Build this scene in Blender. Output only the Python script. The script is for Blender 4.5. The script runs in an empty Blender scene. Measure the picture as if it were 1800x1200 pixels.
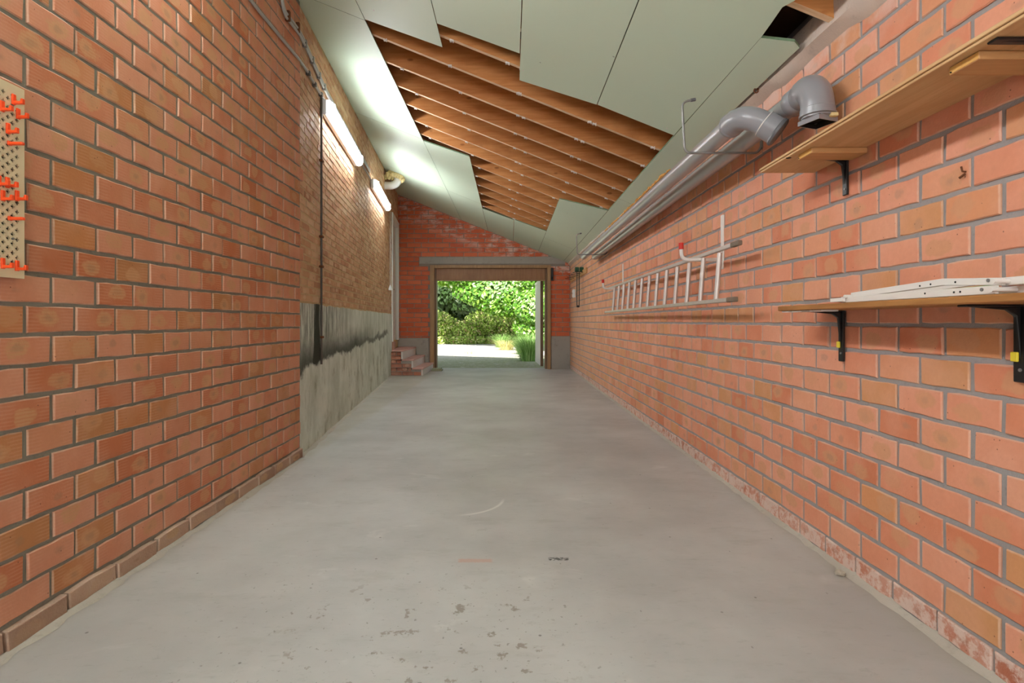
import bpy, bmesh, math, random
import numpy as np
from mathutils import Vector, Matrix
R = random.Random(11)
C = bpy.context.scene.collection
sc = bpy.context.scene

# ------------------------------------------------------------------ camera, world, sun, exposure
cam_d = bpy.data.cameras.new('camera')
cam_d.sensor_width = 36.0
cam_d.lens = 950.0 / 1800.0 * 36.0
cam_d.shift_x = 3.0 / 1800.0
cam_d.shift_y = -35.0 / 1800.0
cam_d.clip_start = 0.05
cam_d.clip_end = 300
cam = bpy.data.objects.new('camera', cam_d)
C.objects.link(cam)
cam.location = (0, 0, 1.0)
cam.rotation_euler = (math.pi / 2, 0, 0)
sc.camera = cam

w = bpy.data.worlds.new('world')
sc.world = w
w.use_nodes = True
wn = w.node_tree
bg = wn.nodes['Background']
sky = wn.nodes.new('ShaderNodeTexSky')
sky.sky_type = 'NISHITA'
sky.sun_disc = False
sky.sun_elevation = math.radians(41)
sky.sun_rotation = math.radians(180)
hsv = wn.nodes.new('ShaderNodeHueSaturation')
hsv.inputs['Saturation'].default_value = 0.45       # hazy, partly clouded sky
wn.links.new(sky.outputs[0], hsv.inputs['Color'])
wn.links.new(hsv.outputs[0], bg.inputs[0])
bg.inputs[1].default_value = 0.18

sun_d = bpy.data.lights.new('sun', 'SUN')
sun_d.energy = 9.5
sun_d.color = (1.0, 0.95, 0.86)
sun_d.angle = math.radians(0.6)
sun = bpy.data.objects.new('sun', sun_d)
C.objects.link(sun)
sun.rotation_euler = Vector((0.06, 0.755, -0.656)).to_track_quat('-Z', 'Y').to_euler()
LAMP = 45.0                                   # radiance of the fluorescent diffusers

fill_lamp_d = bpy.data.lights.new('added_fill_light', 'AREA')     # unseen area light added behind the viewpoint to fill the room
fill_lamp_d.shape = 'RECTANGLE'; fill_lamp_d.size = 2.5; fill_lamp_d.size_y = 1.7
fill_lamp_d.energy = 200.0
fill_lamp_d.color = (0.90, 0.96, 1.0)
fill_lamp = bpy.data.objects.new('added_fill_light', fill_lamp_d)
C.objects.link(fill_lamp)
fill_lamp.location = (-0.1, -2.57, 1.35); fill_lamp.rotation_euler = (math.pi / 2, 0, math.pi)

sc.view_settings.view_transform = 'Standard'
sc.view_settings.look = 'None'
sc.view_settings.exposure = 0.46
sc.view_settings.gamma = 1.0
sc.view_settings.use_curve_mapping = False
sc.cycles.use_denoising = True
sc.cycles.max_bounces = 10
sc.cycles.diffuse_bounces = 6
sc.cycles.sample_clamp_indirect = 8.0

# ------------------------------------------------------------------ measurements of the room
F = 950.0
CA, CS = 2.7244, 0.4023                       # ceiling plane z = CA - CS * x
YF = 11.4                                     # far wall
YB = -2.6                                     # wall behind the camera
def ceil_z(x): return CA - CS * x
def xr(y): return 1.3736 - 0.0091 * y         # right wall
def xl(y): return -1.53 - 0.0042 * y          # left block wall
Y0 = 3.97                                     # end of the block wall
def xo(y): return -1.565 - 0.1085 * (y - Y0)  # old brick wall, slightly oblique
def on_x(px, py, X):                          # point of the plane x = X seen at a pixel
    t = X / ((px - 897) / F)
    return Vector((X, t, 1 + (565 - py) / F * t))
def on_y(px, py, Y):
    return Vector(((px - 897) / F * Y, Y, 1 + (565 - py) / F * Y))
def on_right(px, py, off=0.0):                # point of the right wall, off metres into the room
    t = (1.3736 - off) / ((px - 897) / F + 0.0091)
    return Vector(((px - 897) / F * t, t, 1 + (565 - py) / F * t))
def on_old(px, py, off=0.0):
    a = -1.565 + 0.1085 * Y0 + off
    t = a / ((px - 897) / F + 0.1085)
    return Vector(((px - 897) / F * t, t, 1 + (565 - py) / F * t))
def on_block(px, py, off=0.0):
    t = (-1.53 + off) / ((px - 897) / F + 0.0042)
    return Vector(((px - 897) / F * t, t, 1 + (565 - py) / F * t))

# ------------------------------------------------------------------ material helpers
def srgb(r, g, b):
    f = lambda c: (c / 255) / 12.92 if c / 255 <= 0.04045 else ((c / 255 + 0.055) / 1.055) ** 2.4
    return (f(r), f(g), f(b), 1.0)
class M:
    def __init__(s, name, rough=0.6, metal=0.0, spec=0.5):
        s.m = bpy.data.materials.new(name)
        s.m.use_nodes = True
        s.t = s.m.node_tree
        s.b = s.t.nodes['Principled BSDF']
        s.b.inputs['Roughness'].default_value = rough
        s.b.inputs['Metallic'].default_value = metal
        s.b.inputs['Specular IOR Level'].default_value = spec
    def n(s, kind, inp=None, **kw):
        d = s.t.nodes.new('ShaderNode' + kind)
        for k, v in kw.items(): setattr(d, k, v)
        for k, v in (inp or {}).items(): s.set(d.inputs[k], v)
        return d
    def set(s, sock, v):
        if isinstance(v, bpy.types.NodeSocket): s.t.links.new(v, sock)
        elif isinstance(v, bpy.types.Node): s.t.links.new(v.outputs[0], sock)
        else: sock.default_value = v
    def math(s, op, a, b=0.0, c=0.0):
        d = s.n('Math', {0: a, 1: b, 2: c}, operation=op)
        return d.outputs[0]
    def ss(s, v, lo, hi):                      # smooth step lo -> hi (falling when lo > hi)
        if lo < hi: return s.n('MapRange', {0: v, 1: lo, 2: hi, 3: 0.0, 4: 1.0}, interpolation_type='SMOOTHSTEP').outputs[0]
        return s.n('MapRange', {0: v, 1: hi, 2: lo, 3: 1.0, 4: 0.0}, interpolation_type='SMOOTHSTEP').outputs[0]
    def mix(s, f, a, b, blend='MIX'):
        d = s.n('Mix', data_type='RGBA', blend_type=blend)
        s.set(d.inputs[0], f); s.set(d.inputs[6], a); s.set(d.inputs[7], b)
        return d.outputs[2]
    def ramp(s, f, stops, interp='LINEAR'):
        d = s.n('ValToRGB', {0: f})
        cr = d.color_ramp
        cr.interpolation = interp
        while len(cr.elements) < len(stops): cr.elements.new(0.5)
        for e, (p, c) in zip(cr.elements, stops):
            e.position = p; e.color = c
        return d.outputs[0]
    def pos(s): return s.n('NewGeometry').outputs['Position']
    def obj(s): return s.n('TexCoord').outputs['Object']
    def noise(s, vec, scale, detail=4.0, rough=0.55, dist=0.0):
        return s.n('TexNoise', {'Vector': vec, 'Scale': scale, 'Detail': detail, 'Roughness': rough, 'Distortion': dist}).outputs[0]
    def scale(s, vec, v):
        return s.n('VectorMath', {0: vec, 1: v}, operation='MULTIPLY').outputs[0]
    def xyz(s, vec):
        d = s.n('SeparateXYZ', {0: vec}); return d.outputs
    def rnd(s):
        g = s.n('NewGeometry'); o = s.n('ObjectInfo')
        return s.math('FRACT', s.math('ADD', g.outputs['Random Per Island'], o.outputs['Random']))
    def col(s, v): s.set(s.b.inputs['Base Color'], v); return s
    def bump(s, h, strength=0.3, dist=0.01):
        d = s.n('Bump', {'Height': h, 'Strength': strength, 'Distance': dist})
        s.t.links.new(d.outputs[0], s.b.inputs['Normal']); return s
    def box_mask(s, vec, c, h, soft=0.02, wob=0.0, wscale=20):   # soft box in x and y
        o = s.xyz(vec)
        if wob:
            nz = s.math('MULTIPLY', s.math('SUBTRACT', s.noise(vec, wscale, 3), 0.5), wob)
        a = None
        for i in (0, 1):
            d = s.math('ABSOLUTE', s.math('SUBTRACT', o[i], c[i]))
            if wob: d = s.math('ADD', d, nz)
            k = s.ss(d, h[i] + soft, h[i] - soft)
            a = k if a is None else s.math('MULTIPLY', a, k)
        return a

def plain(name, c, rough=0.6, metal=0.0, var=0.12, scale=30, bump=0.0):
    m = M(name, rough, metal)
    f = m.noise(m.obj(), scale, 4)
    d = tuple(x * (1 - var) for x in c[:3]) + (1,); e = tuple(min(1, x * (1 + var)) for x in c[:3]) + (1,)
    m.col(m.mix(f, d, e))
    if bump: m.bump(m.noise(m.obj(), scale * 3, 5), bump, 0.004)
    return m.m

def lift(c, k):
    return (c[0], min(1, c[1] * (1 + 0.42 * k)), min(1, c[2] * (1 + 0.62 * k)), 1.0)
def brick_mat(name, palette, spot, core, spots=0.5, comb=0.0, efflo=None, pale=None, bumpk=0.25, tan=None, k=1.0):
    palette = [(p, lift(c, k)) for p, c in palette]
    spot, core = lift(spot, k * 0.8), lift(core, k * 0.6)
    if pale: pale = lift(pale, k * 0.8)
    m = M(name, 0.62, 0, 0.35)
    r = m.rnd()
    wn_ = m.n('TexWhiteNoise', {'W': m.math('MULTIPLY', r, 917.3)}, noise_dimensions='1D')
    ch = m.n('SeparateColor', {0: wn_.outputs['Color']}).outputs
    base = m.ramp(ch[0], palette)
    pos = m.pos()
    base = m.mix(m.math('MULTIPLY', m.ss(m.noise(pos, 5, 3), 0.4, 0.7), 0.35), base, pale or spot)
    uv = m.n('UVMap').outputs[0]
    o = m.xyz(uv)
    wob = m.math('MULTIPLY', m.math('SUBTRACT', m.noise(pos, 22, 4), 0.5), 0.85)
    dx = m.math('MULTIPLY', m.math('SUBTRACT', m.math('SUBTRACT', o[0], 0.5), m.math('MULTIPLY', m.math('SUBTRACT', ch[1], 0.5), 0.45)), 2.3)
    dy = m.math('MULTIPLY', m.math('SUBTRACT', m.math('SUBTRACT', o[1], 0.5), m.math('MULTIPLY', m.math('SUBTRACT', ch[2], 0.5), 0.35)), 1.6)
    d = m.math('ADD', m.math('SQRT', m.math('ADD', m.math('MULTIPLY', dx, dx), m.math('MULTIPLY', dy, dy))), wob)
    on = m.ss(m.math('FRACT', m.math('MULTIPLY', r, 37.7)), 1 - spots - 0.15, 1 - spots + 0.15)
    sm = m.math('MULTIPLY', m.ss(d, 0.66, 0.44), m.math('MULTIPLY', on, 0.75))
    if comb:
        wv = m.math('SINE', m.math('ADD', m.math('MULTIPLY', o[1], 46.0), m.math('MULTIPLY', wob, 6.0)))
        cw = m.math('MULTIPLY', m.ss(wv, -0.2, 0.8), comb)
        sm = m.math('MULTIPLY', sm, m.math('SUBTRACT', 1.25, cw))
        edge = m.ss(m.math('ABSOLUTE', m.math('SUBTRACT', o[0], 0.5)), 0.12, 0.3)
        base = m.mix(m.math('MULTIPLY', m.math('MULTIPLY', cw, edge), 0.35), base, pale or spot)
    base = m.mix(sm, base, spot)
    base = m.mix(m.math('MULTIPLY', m.ss(d, 0.34, 0.08), m.math('MULTIPLY', m.ss(m.math('FRACT', m.math('MULTIPLY', r, 71.3)), 0.6, 0.85), 0.38)), base, core)
    # dark pin holes
    vo = m.n('TexVoronoi', {'Vector': pos, 'Scale': 26.0}).outputs['Distance']
    base = m.mix(m.math('MULTIPLY', m.ss(vo, 0.075, 0.04), 0.7), base, srgb(90, 50, 30))
    # pale rim where the mortar smears over the arris
    ex = m.math('MULTIPLY', m.math('SUBTRACT', 0.5, m.math('ABSOLUTE', m.math('SUBTRACT', o[0], 0.5))), 2.0)
    ey = m.math('SUBTRACT', 0.5, m.math('ABSOLUTE', m.math('SUBTRACT', o[1], 0.5)))
    em = m.ss(m.math('ADD', m.math('MINIMUM', ex, ey), m.math('MULTIPLY', wob, 0.16)), 0.055, 0.0)
    base = m.mix(m.math('MULTIPLY', em, 0.45), base, srgb(214, 190, 170))
    if efflo: base = m.mix(efflo(m, pos), base, srgb(222, 200, 188))
    if tan:
        base = m.mix(m.math('MULTIPLY', m.ss(m.xyz(pos)[1], tan[0], tan[1]), tan[2]), base, tan[3])  # tan grows along the wall, far-end brightness put into the colour
    base = m.mix(m.math('MULTIPLY', m.noise(pos, 70, 4), 0.22), base, srgb(150, 90, 60))
    m.col(base)
    m.bump(m.noise(pos, 120, 5), bumpk, 0.004)
    return m.m

RAISE = srgb(232, 196, 176)
MAT = {}
def right_efflo(m, pos):
    o = m.xyz(pos)
    return m.math('MULTIPLY', m.ss(o[2], 1.98, 2.2), m.math('MULTIPLY', m.ss(m.noise(pos, 6, 5, 0.6), 0.35, 0.62), 0.75))
MAT['brick_right'] = brick_mat('brick_salmon', [(0.0, srgb(206, 102, 66)), (0.35, srgb(220, 122, 88)), (0.7, srgb(226, 134, 102)), (0.86, srgb(214, 124, 78)), (1.0, srgb(206, 126, 80))],
                               srgb(210, 134, 94), srgb(160, 118, 94), 0.55, 0.0, right_efflo, srgb(234, 152, 122),
                               tan=(4.5, 11.0, 0.55, srgb(222, 176, 136)))
MAT['brick_left'] = brick_mat('brick_combed', [(0.0, srgb(190, 92, 54)), (0.4, srgb(206, 112, 78)), (0.75, srgb(212, 124, 92)), (0.9, srgb(196, 108, 62)), (1.0, srgb(184, 106, 62))],
                              srgb(204, 132, 90), srgb(150, 110, 82), 0.62, 0.55, None, srgb(222, 148, 118))
def far_efflo(m, pos):
    o = m.xyz(pos)
    dz = m.math('SUBTRACT', m.math('SUBTRACT', CA - 0.12, m.math('MULTIPLY', o[0], CS)), o[2])
    band = m.math('MULTIPLY', m.ss(dz, 0.5, 0.12), m.ss(m.noise(m.scale(pos, (1, 1, 2.0)), 4.0, 4, 0.7), 0.44, 0.62))
    return m.math('MULTIPLY', band, 0.75)
MAT['brick_far'] = brick_mat('brick_orange', [(0.0, srgb(186, 74, 36)), (0.5, srgb(202, 86, 46)), (1.0, srgb(210, 98, 58))],
                             srgb(206, 104, 62), srgb(190, 90, 50), 0.2, 0.0, far_efflo, srgb(208, 100, 60), k=0.5)
MAT['brick_old'] = brick_mat('brick_old_tan', [(0.0, srgb(172, 112, 76)), (0.4, srgb(196, 136, 96)), (0.8, srgb(212, 160, 120)), (1.0, srgb(220, 178, 140))],
                             srgb(216, 176, 138), srgb(150, 106, 76), 0.4, 0.0, None, srgb(206, 162, 116), 0.7, k=0.3)
MAT['brick_foot'] = brick_mat('brick_foot_weathered', [(0.0, srgb(146, 116, 98)), (0.6, srgb(170, 138, 118)), (1.0, srgb(190, 160, 138))],
                              srgb(196, 160, 122), srgb(120, 92, 70), 0.5, 0.0, None, srgb(208, 182, 160), 0.8, k=0.0)
def foot_efflo(m, pos):
    return m.math('MULTIPLY', m.ss(m.noise(pos, 22, 5, 0.7), 0.40, 0.56), 0.85)
MAT['brick_foot_right'] = brick_mat('brick_foot_limed', [(0.0, srgb(176, 84, 56)), (1.0, srgb(206, 120, 92))],
                                    srgb(214, 160, 136), srgb(150, 110, 88), 0.4, 0.0, foot_efflo, srgb(226, 172, 150), 0.5)
MAT['brick_step'] = brick_mat('brick_step', [(0.0, srgb(150, 78, 56)), (1.0, srgb(190, 104, 76))], srgb(206, 150, 124), srgb(130, 80, 60), 0.4,
                              0.0, None, srgb(214, 168, 146), 0.5)

def mortar(name, a, b, sc_=40, bk=0.6):
    m = M(name, 0.9, 0, 0.2)
    p = m.pos()
    c = m.mix(m.noise(p, 3.0, 4), a, b)
    c = m.mix(m.math('MULTIPLY', m.ss(m.noise(p, sc_, 4), 0.55, 0.8), 0.5), c, tuple(x * 0.6 for x in a[:3]) + (1,))
    m.col(c); m.bump(m.noise(p, 90, 6, 0.65), bk, 0.006)
    return m.m
MAT['mortar_right'] = mortar('mortar_grey', srgb(146, 140, 138), srgb(164, 158, 156))
MAT['mortar_left'] = mortar('mortar_dark', srgb(122, 118, 106), srgb(150, 144, 132))
MAT['mortar_far'] = mortar('mortar_far', srgb(126, 116, 106), srgb(146, 136, 126))
MAT['mortar_old'] = mortar('mortar_old', srgb(190, 160, 120), srgb(214, 188, 150), 25, 0.8)
MAT['render'] = mortar('cement_render', srgb(150, 145, 138), srgb(168, 162, 152), 14, 0.4)
MAT['render_pink'] = mortar('limed_render', srgb(182, 168, 154), srgb(214, 196, 182), 18, 0.6)
MAT['fillet'] = mortar('floor_fillet', srgb(168, 159, 146), srgb(190, 182, 170), 22, 0.5)

def plinth_mat():
    m = M('mouldy_plinth', 0.8, 0, 0.25)
    p = m.pos(); o = m.xyz(p)
    streak = m.noise(m.scale(p, (3.2, 3.2, 0.9)), 2.2, 6, 0.7)
    blot = m.noise(p, 2.6, 6, 0.68)
    low = m.ss(o[2], 0.72, 0.5)
    f = m.math('ADD', m.math('MULTIPLY', streak, m.math('SUBTRACT', 1.0, m.math('MULTIPLY', low, 0.6))), m.math('MULTIPLY', blot, m.math('MULTIPLY', low, 0.6)))
    c = m.mix(m.ss(f, 0.32, 0.66), srgb(190, 199, 186), srgb(230, 236, 228))
    c = m.mix(m.math('MULTIPLY', m.ss(m.noise(m.scale(p, (1, 1, 0.7)), 3.2, 6, 0.7), 0.5, 0.68), m.math('MULTIPLY', low, 0.6)), c, srgb(120, 124, 94))
    # soot-black mould: a ragged band below the middle, thinning towards the far end
    lift = m.math('MULTIPLY', m.math('SUBTRACT', o[1], 4.2), 0.022)
    zz = m.math('SUBTRACT', o[2], m.math('ADD', 0.62, lift))
    wob = m.math('MULTIPLY', m.math('SUBTRACT', m.noise(m.scale(p, (0.7, 0.7, 1.0)), 2.0, 7, 0.68), 0.5), 0.42)
    zz = m.math('ADD', zz, wob)
    band = m.math('MULTIPLY', m.ss(zz, -0.015, 0.03), m.ss(zz, 0.34, 0.02))
    band = m.math('MULTIPLY', band, m.ss(o[1], 8.8, 6.2))
    thin = m.math('MULTIPLY', m.math('MULTIPLY', m.ss(zz, 0.0, 0.03), m.ss(zz, 0.12, 0.05)), m.ss(o[1], 9.75, 9.2))
    left = m.math('MULTIPLY', m.math('MULTIPLY', m.ss(m.math('ABSOLUTE', m.math('SUBTRACT', o[1], 4.50)), 0.15, 0.03), m.ss(m.math('ADD', o[2], wob), 0.58, 0.68)), 0.9)
    pale = m.math('MULTIPLY', m.ss(m.noise(m.scale(p, (7, 7, 1.2)), 3.0, 6, 0.7), 0.36, 0.62), 0.7)
    upper = m.math('MULTIPLY', m.math('MULTIPLY', m.ss(zz, 0.02, 0.1), m.ss(o[1], 6.6, 4.8)), m.math('SUBTRACT', 0.72, pale))
    dark = m.math('MINIMUM', 1.0, m.math('ADD', m.math('MAXIMUM', m.math('MAXIMUM', m.math('MULTIPLY', band, 0.9), upper), m.math('MULTIPLY', thin, 0.75)), left))
    c = m.mix(dark, c, srgb(50, 53, 44))
    m.col(c); m.bump(m.noise(p, 30, 6, 0.7), 0.35, 0.01)
    return m.m
MAT['plinth'] = plinth_mat()

def floor_mat():
    m = M('concrete_floor', 0.5, 0, 0.4)
    p = m.pos(); o = m.xyz(p)
    c = m.mix(m.ss(m.noise(p, 0.9, 5, 0.6), 0.3, 0.7), srgb(166, 163, 159), srgb(188, 186, 182))
    c = m.mix(m.math('MULTIPLY', m.ss(m.noise(m.scale(p, (0.7, 1.8, 1)), 3.2, 6, 0.7), 0.52, 0.72), 0.35), c, srgb(150, 146, 136))
    c = m.mix(m.math('MULTIPLY', m.ss(m.noise(m.scale(p, (1, 2.2, 1)), 5.5, 7, 0.72), 0.60, 0.70), 0.28), c, srgb(136, 132, 122))
    c = m.mix(m.math('MULTIPLY', m.ss(m.noise(m.scale(p, (1, 1.6, 1)), 2.4, 4, 0.6, 0.6), 0.62, 0.74), 0.35), c, srgb(216, 214, 208))
    c = m.mix(m.math('MULTIPLY', m.ss(m.noise(m.scale(p, (1, 2.6, 1)), 16, 7, 0.75), 0.55, 0.72), 0.30), c, srgb(128, 122, 114))
    # brown chipped patches in the foreground
    near = m.box_mask(p, (-0.28, 1.72), (0.42, 0.30), 0.14)
    chips = m.math('MULTIPLY', m.ss(m.noise(p, 13, 5, 0.62), 0.60, 0.645), near)
    c = m.mix(m.math('MULTIPLY', chips, 0.8), c, srgb(132, 120, 106))
    near2 = m.box_mask(p, (-0.35, 1.7), (0.7, 0.5), 0.25)
    c = m.mix(m.math('MULTIPLY', m.math('MULTIPLY', m.ss(m.noise(p, 45, 4, 0.6), 0.64, 0.69), near2), 0.7), c, srgb(120, 112, 102))
    # specks all over
    v = m.n('TexVoronoi', {'Vector': p, 'Scale': 9.0, 'Randomness': 1.0})
    pick = m.ss(m.n('SeparateColor', {0: v.outputs['Color']}).outputs[0], 0.55, 0.56)
    c = m.mix(m.math('MULTIPLY', m.math('MULTIPLY', m.ss(v.outputs['Distance'], 0.06, 0.03), pick), 0.7), c, srgb(88, 82, 74))
    v2 = m.n('TexVoronoi', {'Vector': m.scale(p, (1, 0.5, 1)), 'Scale': 24.0})
    pick2 = m.ss(m.n('SeparateColor', {0: v2.outputs['Color']}).outputs[0], 0.8, 0.81)
    c = m.mix(m.math('MULTIPLY', m.math('MULTIPLY', m.ss(v2.outputs['Distance'], 0.09, 0.05), pick2), 0.5), c, srgb(104, 98, 90))
    # brick-coloured streak, black marks and the pale scraped arc
    c = m.mix(m.math('MULTIPLY', m.box_mask(p, (-0.147, 2.262), (0.07, 0.016), 0.008, 0.02, 60), 0.6), c, srgb(190, 142, 122))
    c = m.mix(m.math('MULTIPLY', m.math('MULTIPLY', m.box_mask(p, (0.204, 2.278), (0.042, 0.014), 0.004, 0.01, 80), m.ss(m.noise(m.scale(p, (1, 1.6, 1)), 70, 2), 0.45, 0.5)), 0.9), c, srgb(50, 48, 44))
    dx = m.math('SUBTRACT', o[0], -0.30); dy = m.math('SUBTRACT', o[1], 3.05)
    rr = m.math('SQRT', m.math('ADD', m.math('MULTIPLY', dx, dx), m.math('MULTIPLY', dy, dy)))
    arc = m.math('MULTIPLY', m.ss(m.math('ABSOLUTE', m.math('SUBTRACT', rr, 0.26)), 0.014, 0.002), m.math('MULTIPLY', m.ss(dx, 0.0, 0.12), m.ss(dy, 0.02, -0.08)))
    c = m.mix(m.math('MULTIPLY', arc, 0.55), c, srgb(222, 220, 212))
    # brown grime along both wall foots
    gl = m.ss(m.math('SUBTRACT', o[0], -1.53), 0.10, 0.0); gr = m.ss(m.math('SUBTRACT', 1.36, o[0]), 0.12, 0.0)
    g = m.math('MULTIPLY', m.math('MAXIMUM', gl, gr), m.math('MULTIPLY', m.noise(p, 6, 4), 0.7))
    c = m.mix(g, c, srgb(160, 148, 122))
    m.col(c)
    m.set(m.b.inputs['Roughness'], m.n('MapRange', {0: m.noise(p, 2.5, 4), 1: 0.3, 2: 0.7, 3: 0.42, 4: 0.62}).outputs[0])
    m.bump(m.noise(p, 40, 6, 0.7), 0.16, 0.004)
    return m.m
MAT['floor'] = floor_mat()

def board_mat():
    m = M('green_plasterboard', 0.55, 0, 0.35)
    p = m.pos()
    c = m.mix(m.noise(p, 0.8, 3), srgb(203, 222, 199), srgb(212, 229, 208))
    v = m.noise(m.scale(p, (1, 0.6, 1)), 14, 6, 0.75)
    spot = m.math('MULTIPLY', m.ss(v, 0.70, 0.74), m.ss(m.noise(p, 1.3, 2), 0.5, 0.62))
    c = m.mix(m.math('MULTIPLY', spot, 0.8), c, srgb(222, 230, 218))
    vo = m.n('TexVoronoi', {'Vector': p, 'Scale': 5.0})
    c = m.mix(m.math('MULTIPLY', m.ss(vo.outputs['Distance'], 0.04, 0.025), 0.6), c, srgb(110, 116, 100))
    m.col(c); m.bump(m.noise(p, 3, 3), 0.03, 0.02)
    return m.m
MAT['board'] = board_mat()
MAT['board_edge'] = plain('board_edge', srgb(104, 128, 98), 0.9, 0, 0.25, 60, 0.3)

def wood_mat(name, a, b, dark, axis=0, rough=0.6, knots=True, sc_=1.0):
    m = M(name, rough, 0, 0.3)
    p = m.n('VectorMath', {0: m.pos(), 1: m.n('CombineXYZ', {0: m.math('MULTIPLY', m.n('ObjectInfo').outputs['Random'], 9.0), 1: m.math('MULTIPLY', m.n('ObjectInfo').outputs['Random'], 5.0)}).outputs[0]}, operation='ADD').outputs[0]
    s = [9.0 * sc_] * 3; s[axis] = 0.8 * sc_
    g = m.noise(m.scale(p, tuple(s)), 3.0, 6, 0.65, 0.6)
    c = m.mix(m.ss(g, 0.3, 0.72), a, b)
    c = m.mix(m.math('MULTIPLY', m.ss(m.noise(p, 2.0, 4), 0.5, 0.75), 0.4), c, dark)
    if knots:
        s2 = [7.0] * 3; s2[axis] = 3.2
        v = m.n('TexVoronoi', {'Vector': m.scale(p, tuple(s2)), 'Scale': 0.9}).outputs['Distance']
        c = m.mix(m.math('MULTIPLY', m.ss(v, 0.11, 0.05), 0.75), c, dark)
    m.col(c); m.bump(g, 0.2, 0.004)
    return m.m
MAT['rafter'] = wood_mat('rafter_pine', srgb(188, 122, 66), srgb(212, 150, 92), srgb(136, 80, 40))
MAT['rafter_edge'] = wood_mat('rafter_edge', srgb(214, 178, 138), srgb(232, 206, 172), srgb(172, 124, 84), 0, 0.8, False)
MAT['deck'] = plain('roof_deck', srgb(66, 42, 24), 0.9, 0, 0.3, 12)
MAT['ply'] = wood_mat('shelf_ply', srgb(196, 152, 104), srgb(212, 172, 124), srgb(160, 116, 72), 1, 0.55, False)
MAT['ply_edge'] = wood_mat('shelf_ply_edge', srgb(218, 176, 112), srgb(206, 158, 94), srgb(160, 108, 60), 1, 0.7, False)
MAT['cleat'] = wood_mat('cleat_pine', srgb(190, 140, 88), srgb(206, 158, 106), srgb(146, 100, 58), 0, 0.6, False)
MAT['end_grain'] = wood_mat('cleat_end_grain', srgb(226, 180, 104), srgb(214, 162, 86), srgb(180, 120, 60), 2, 0.8, False)
MAT['shelf_low'] = wood_mat('shelf_brown', srgb(150, 98, 50), srgb(176, 122, 68), srgb(92, 54, 26), 1, 0.5, True)
MAT['frame'] = wood_mat('door_frame_wood', srgb(150, 116, 80), srgb(172, 138, 98), srgb(118, 86, 56), 2, 0.5, False)
MAT['frame_dark'] = wood_mat('door_frame_dark', srgb(112, 84, 60), srgb(130, 100, 74), srgb(84, 60, 42), 2, 0.5, False)
MAT['header'] = wood_mat('header_veneer', srgb(140, 100, 68), srgb(162, 120, 84), srgb(116, 80, 52), 2, 0.45, False)
MAT['white'] = plain('white_paint', srgb(226, 228, 224), 0.4, 0, 0.04, 8)
MAT['leaf_door'] = plain('door_leaf_paint', srgb(206, 198, 190), 0.45, 0, 0.05, 6)
MAT['white_metal'] = plain('white_enamel', srgb(226, 220, 214), 0.35, 0, 0.05, 25)
MAT['black'] = plain('black_steel', srgb(26, 25, 25), 0.4, 0.0, 0.2, 40)
MAT['dark'] = plain('dark_hole', srgb(14, 13, 13), 0.9, 0, 0.1, 30)
MAT['yellow'] = plain('yellow_label', srgb(226, 204, 54), 0.4, 0, 0.05, 40)
MAT['orange'] = plain('orange_plastic', srgb(246, 84, 34), 0.35, 0, 0.04, 20)
MAT['peg'] = plain('pegboard_cream', srgb(224, 204, 168), 0.5, 0, 0.04, 30)
MAT['pvc'] = plain('grey_pvc', srgb(140, 139, 143), 0.28, 0, 0.05, 8)
MAT['pvc_dark'] = plain('grey_pvc_seal', srgb(96, 95, 98), 0.4, 0, 0.05, 8)
MAT['duct'] = plain('silver_pipe', srgb(186, 186, 188), 0.33, 0.55, 0.05, 5)
MAT['steel'] = plain('grey_steel_rod', srgb(138, 136, 134), 0.4, 0.5, 0.12, 40)
MAT['alu'] = plain('ladder_aluminium', srgb(204, 196, 190), 0.42, 0.55, 0.1, 30)
MAT['alu_dark'] = plain('ladder_end_plug', srgb(120, 104, 88), 0.7, 0, 0.2, 50)
MAT['red'] = plain('red_rubber', srgb(206, 40, 28), 0.5, 0, 0.08, 30)
MAT['rust'] = plain('rusty_iron', srgb(110, 66, 38), 0.8, 0.2, 0.3, 60, 0.4)
MAT['conduit'] = plain('grey_conduit', srgb(172, 172, 170), 0.4, 0.1, 0.06, 20)
MAT['conduit_dark'] = plain('dark_conduit', srgb(88, 82, 76), 0.5, 0.2, 0.15, 20)
MAT['lamp_body'] = plain('lamp_housing', srgb(236, 238, 240), 0.4, 0, 0.02, 10)
MAT['foam'] = plain('yellow_foam', srgb(232, 214, 156), 0.95, 0, 0.25, 30, 0.9)
MAT['foam_edge'] = plain('orange_foam', srgb(206, 150, 78), 0.95, 0, 0.3, 40, 0.9)
MAT['green'] = plain('dark_green_plastic', srgb(28, 78, 56), 0.4, 0, 0.1, 30)
MAT['tread'] = plain('red_tread_tile', srgb(196, 150, 138), 0.5, 0, 0.12, 18)
MAT['riser'] = plain('limed_riser', srgb(218, 212, 206), 0.8, 0, 0.1, 25)
MAT['mat'] = wood_mat('weathered_plank', srgb(132, 134, 106), srgb(158, 158, 128), srgb(96, 96, 72), 0, 0.8, False)
MAT['rubble'] = plain('mortar_lump', srgb(176, 164, 146), 0.9, 0, 0.2, 40, 0.8)
MAT['glow'] = M('lit_diffuser', 0.3).m
_b = MAT['glow'].node_tree.nodes['Principled BSDF']
_b.inputs['Base Color'].default_value = (0.9, 0.92, 0.95, 1)
_b.inputs['Emission Color'].default_value = (0.93, 0.97, 1.0, 1)
_b.inputs['Emission Strength'].default_value = LAMP

MAT['lit_end'] = M('translucent_lamp_end', 0.4).m               # light leaking through the plastic end of the cover
_b = MAT['lit_end'].node_tree.nodes['Principled BSDF']
_b.inputs['Base Color'].default_value = (0.85, 0.86, 0.88, 1)
_b.inputs['Emission Color'].default_value = (0.94, 0.97, 1.0, 1)
_b.inputs['Emission Strength'].default_value = 0.6

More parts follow.
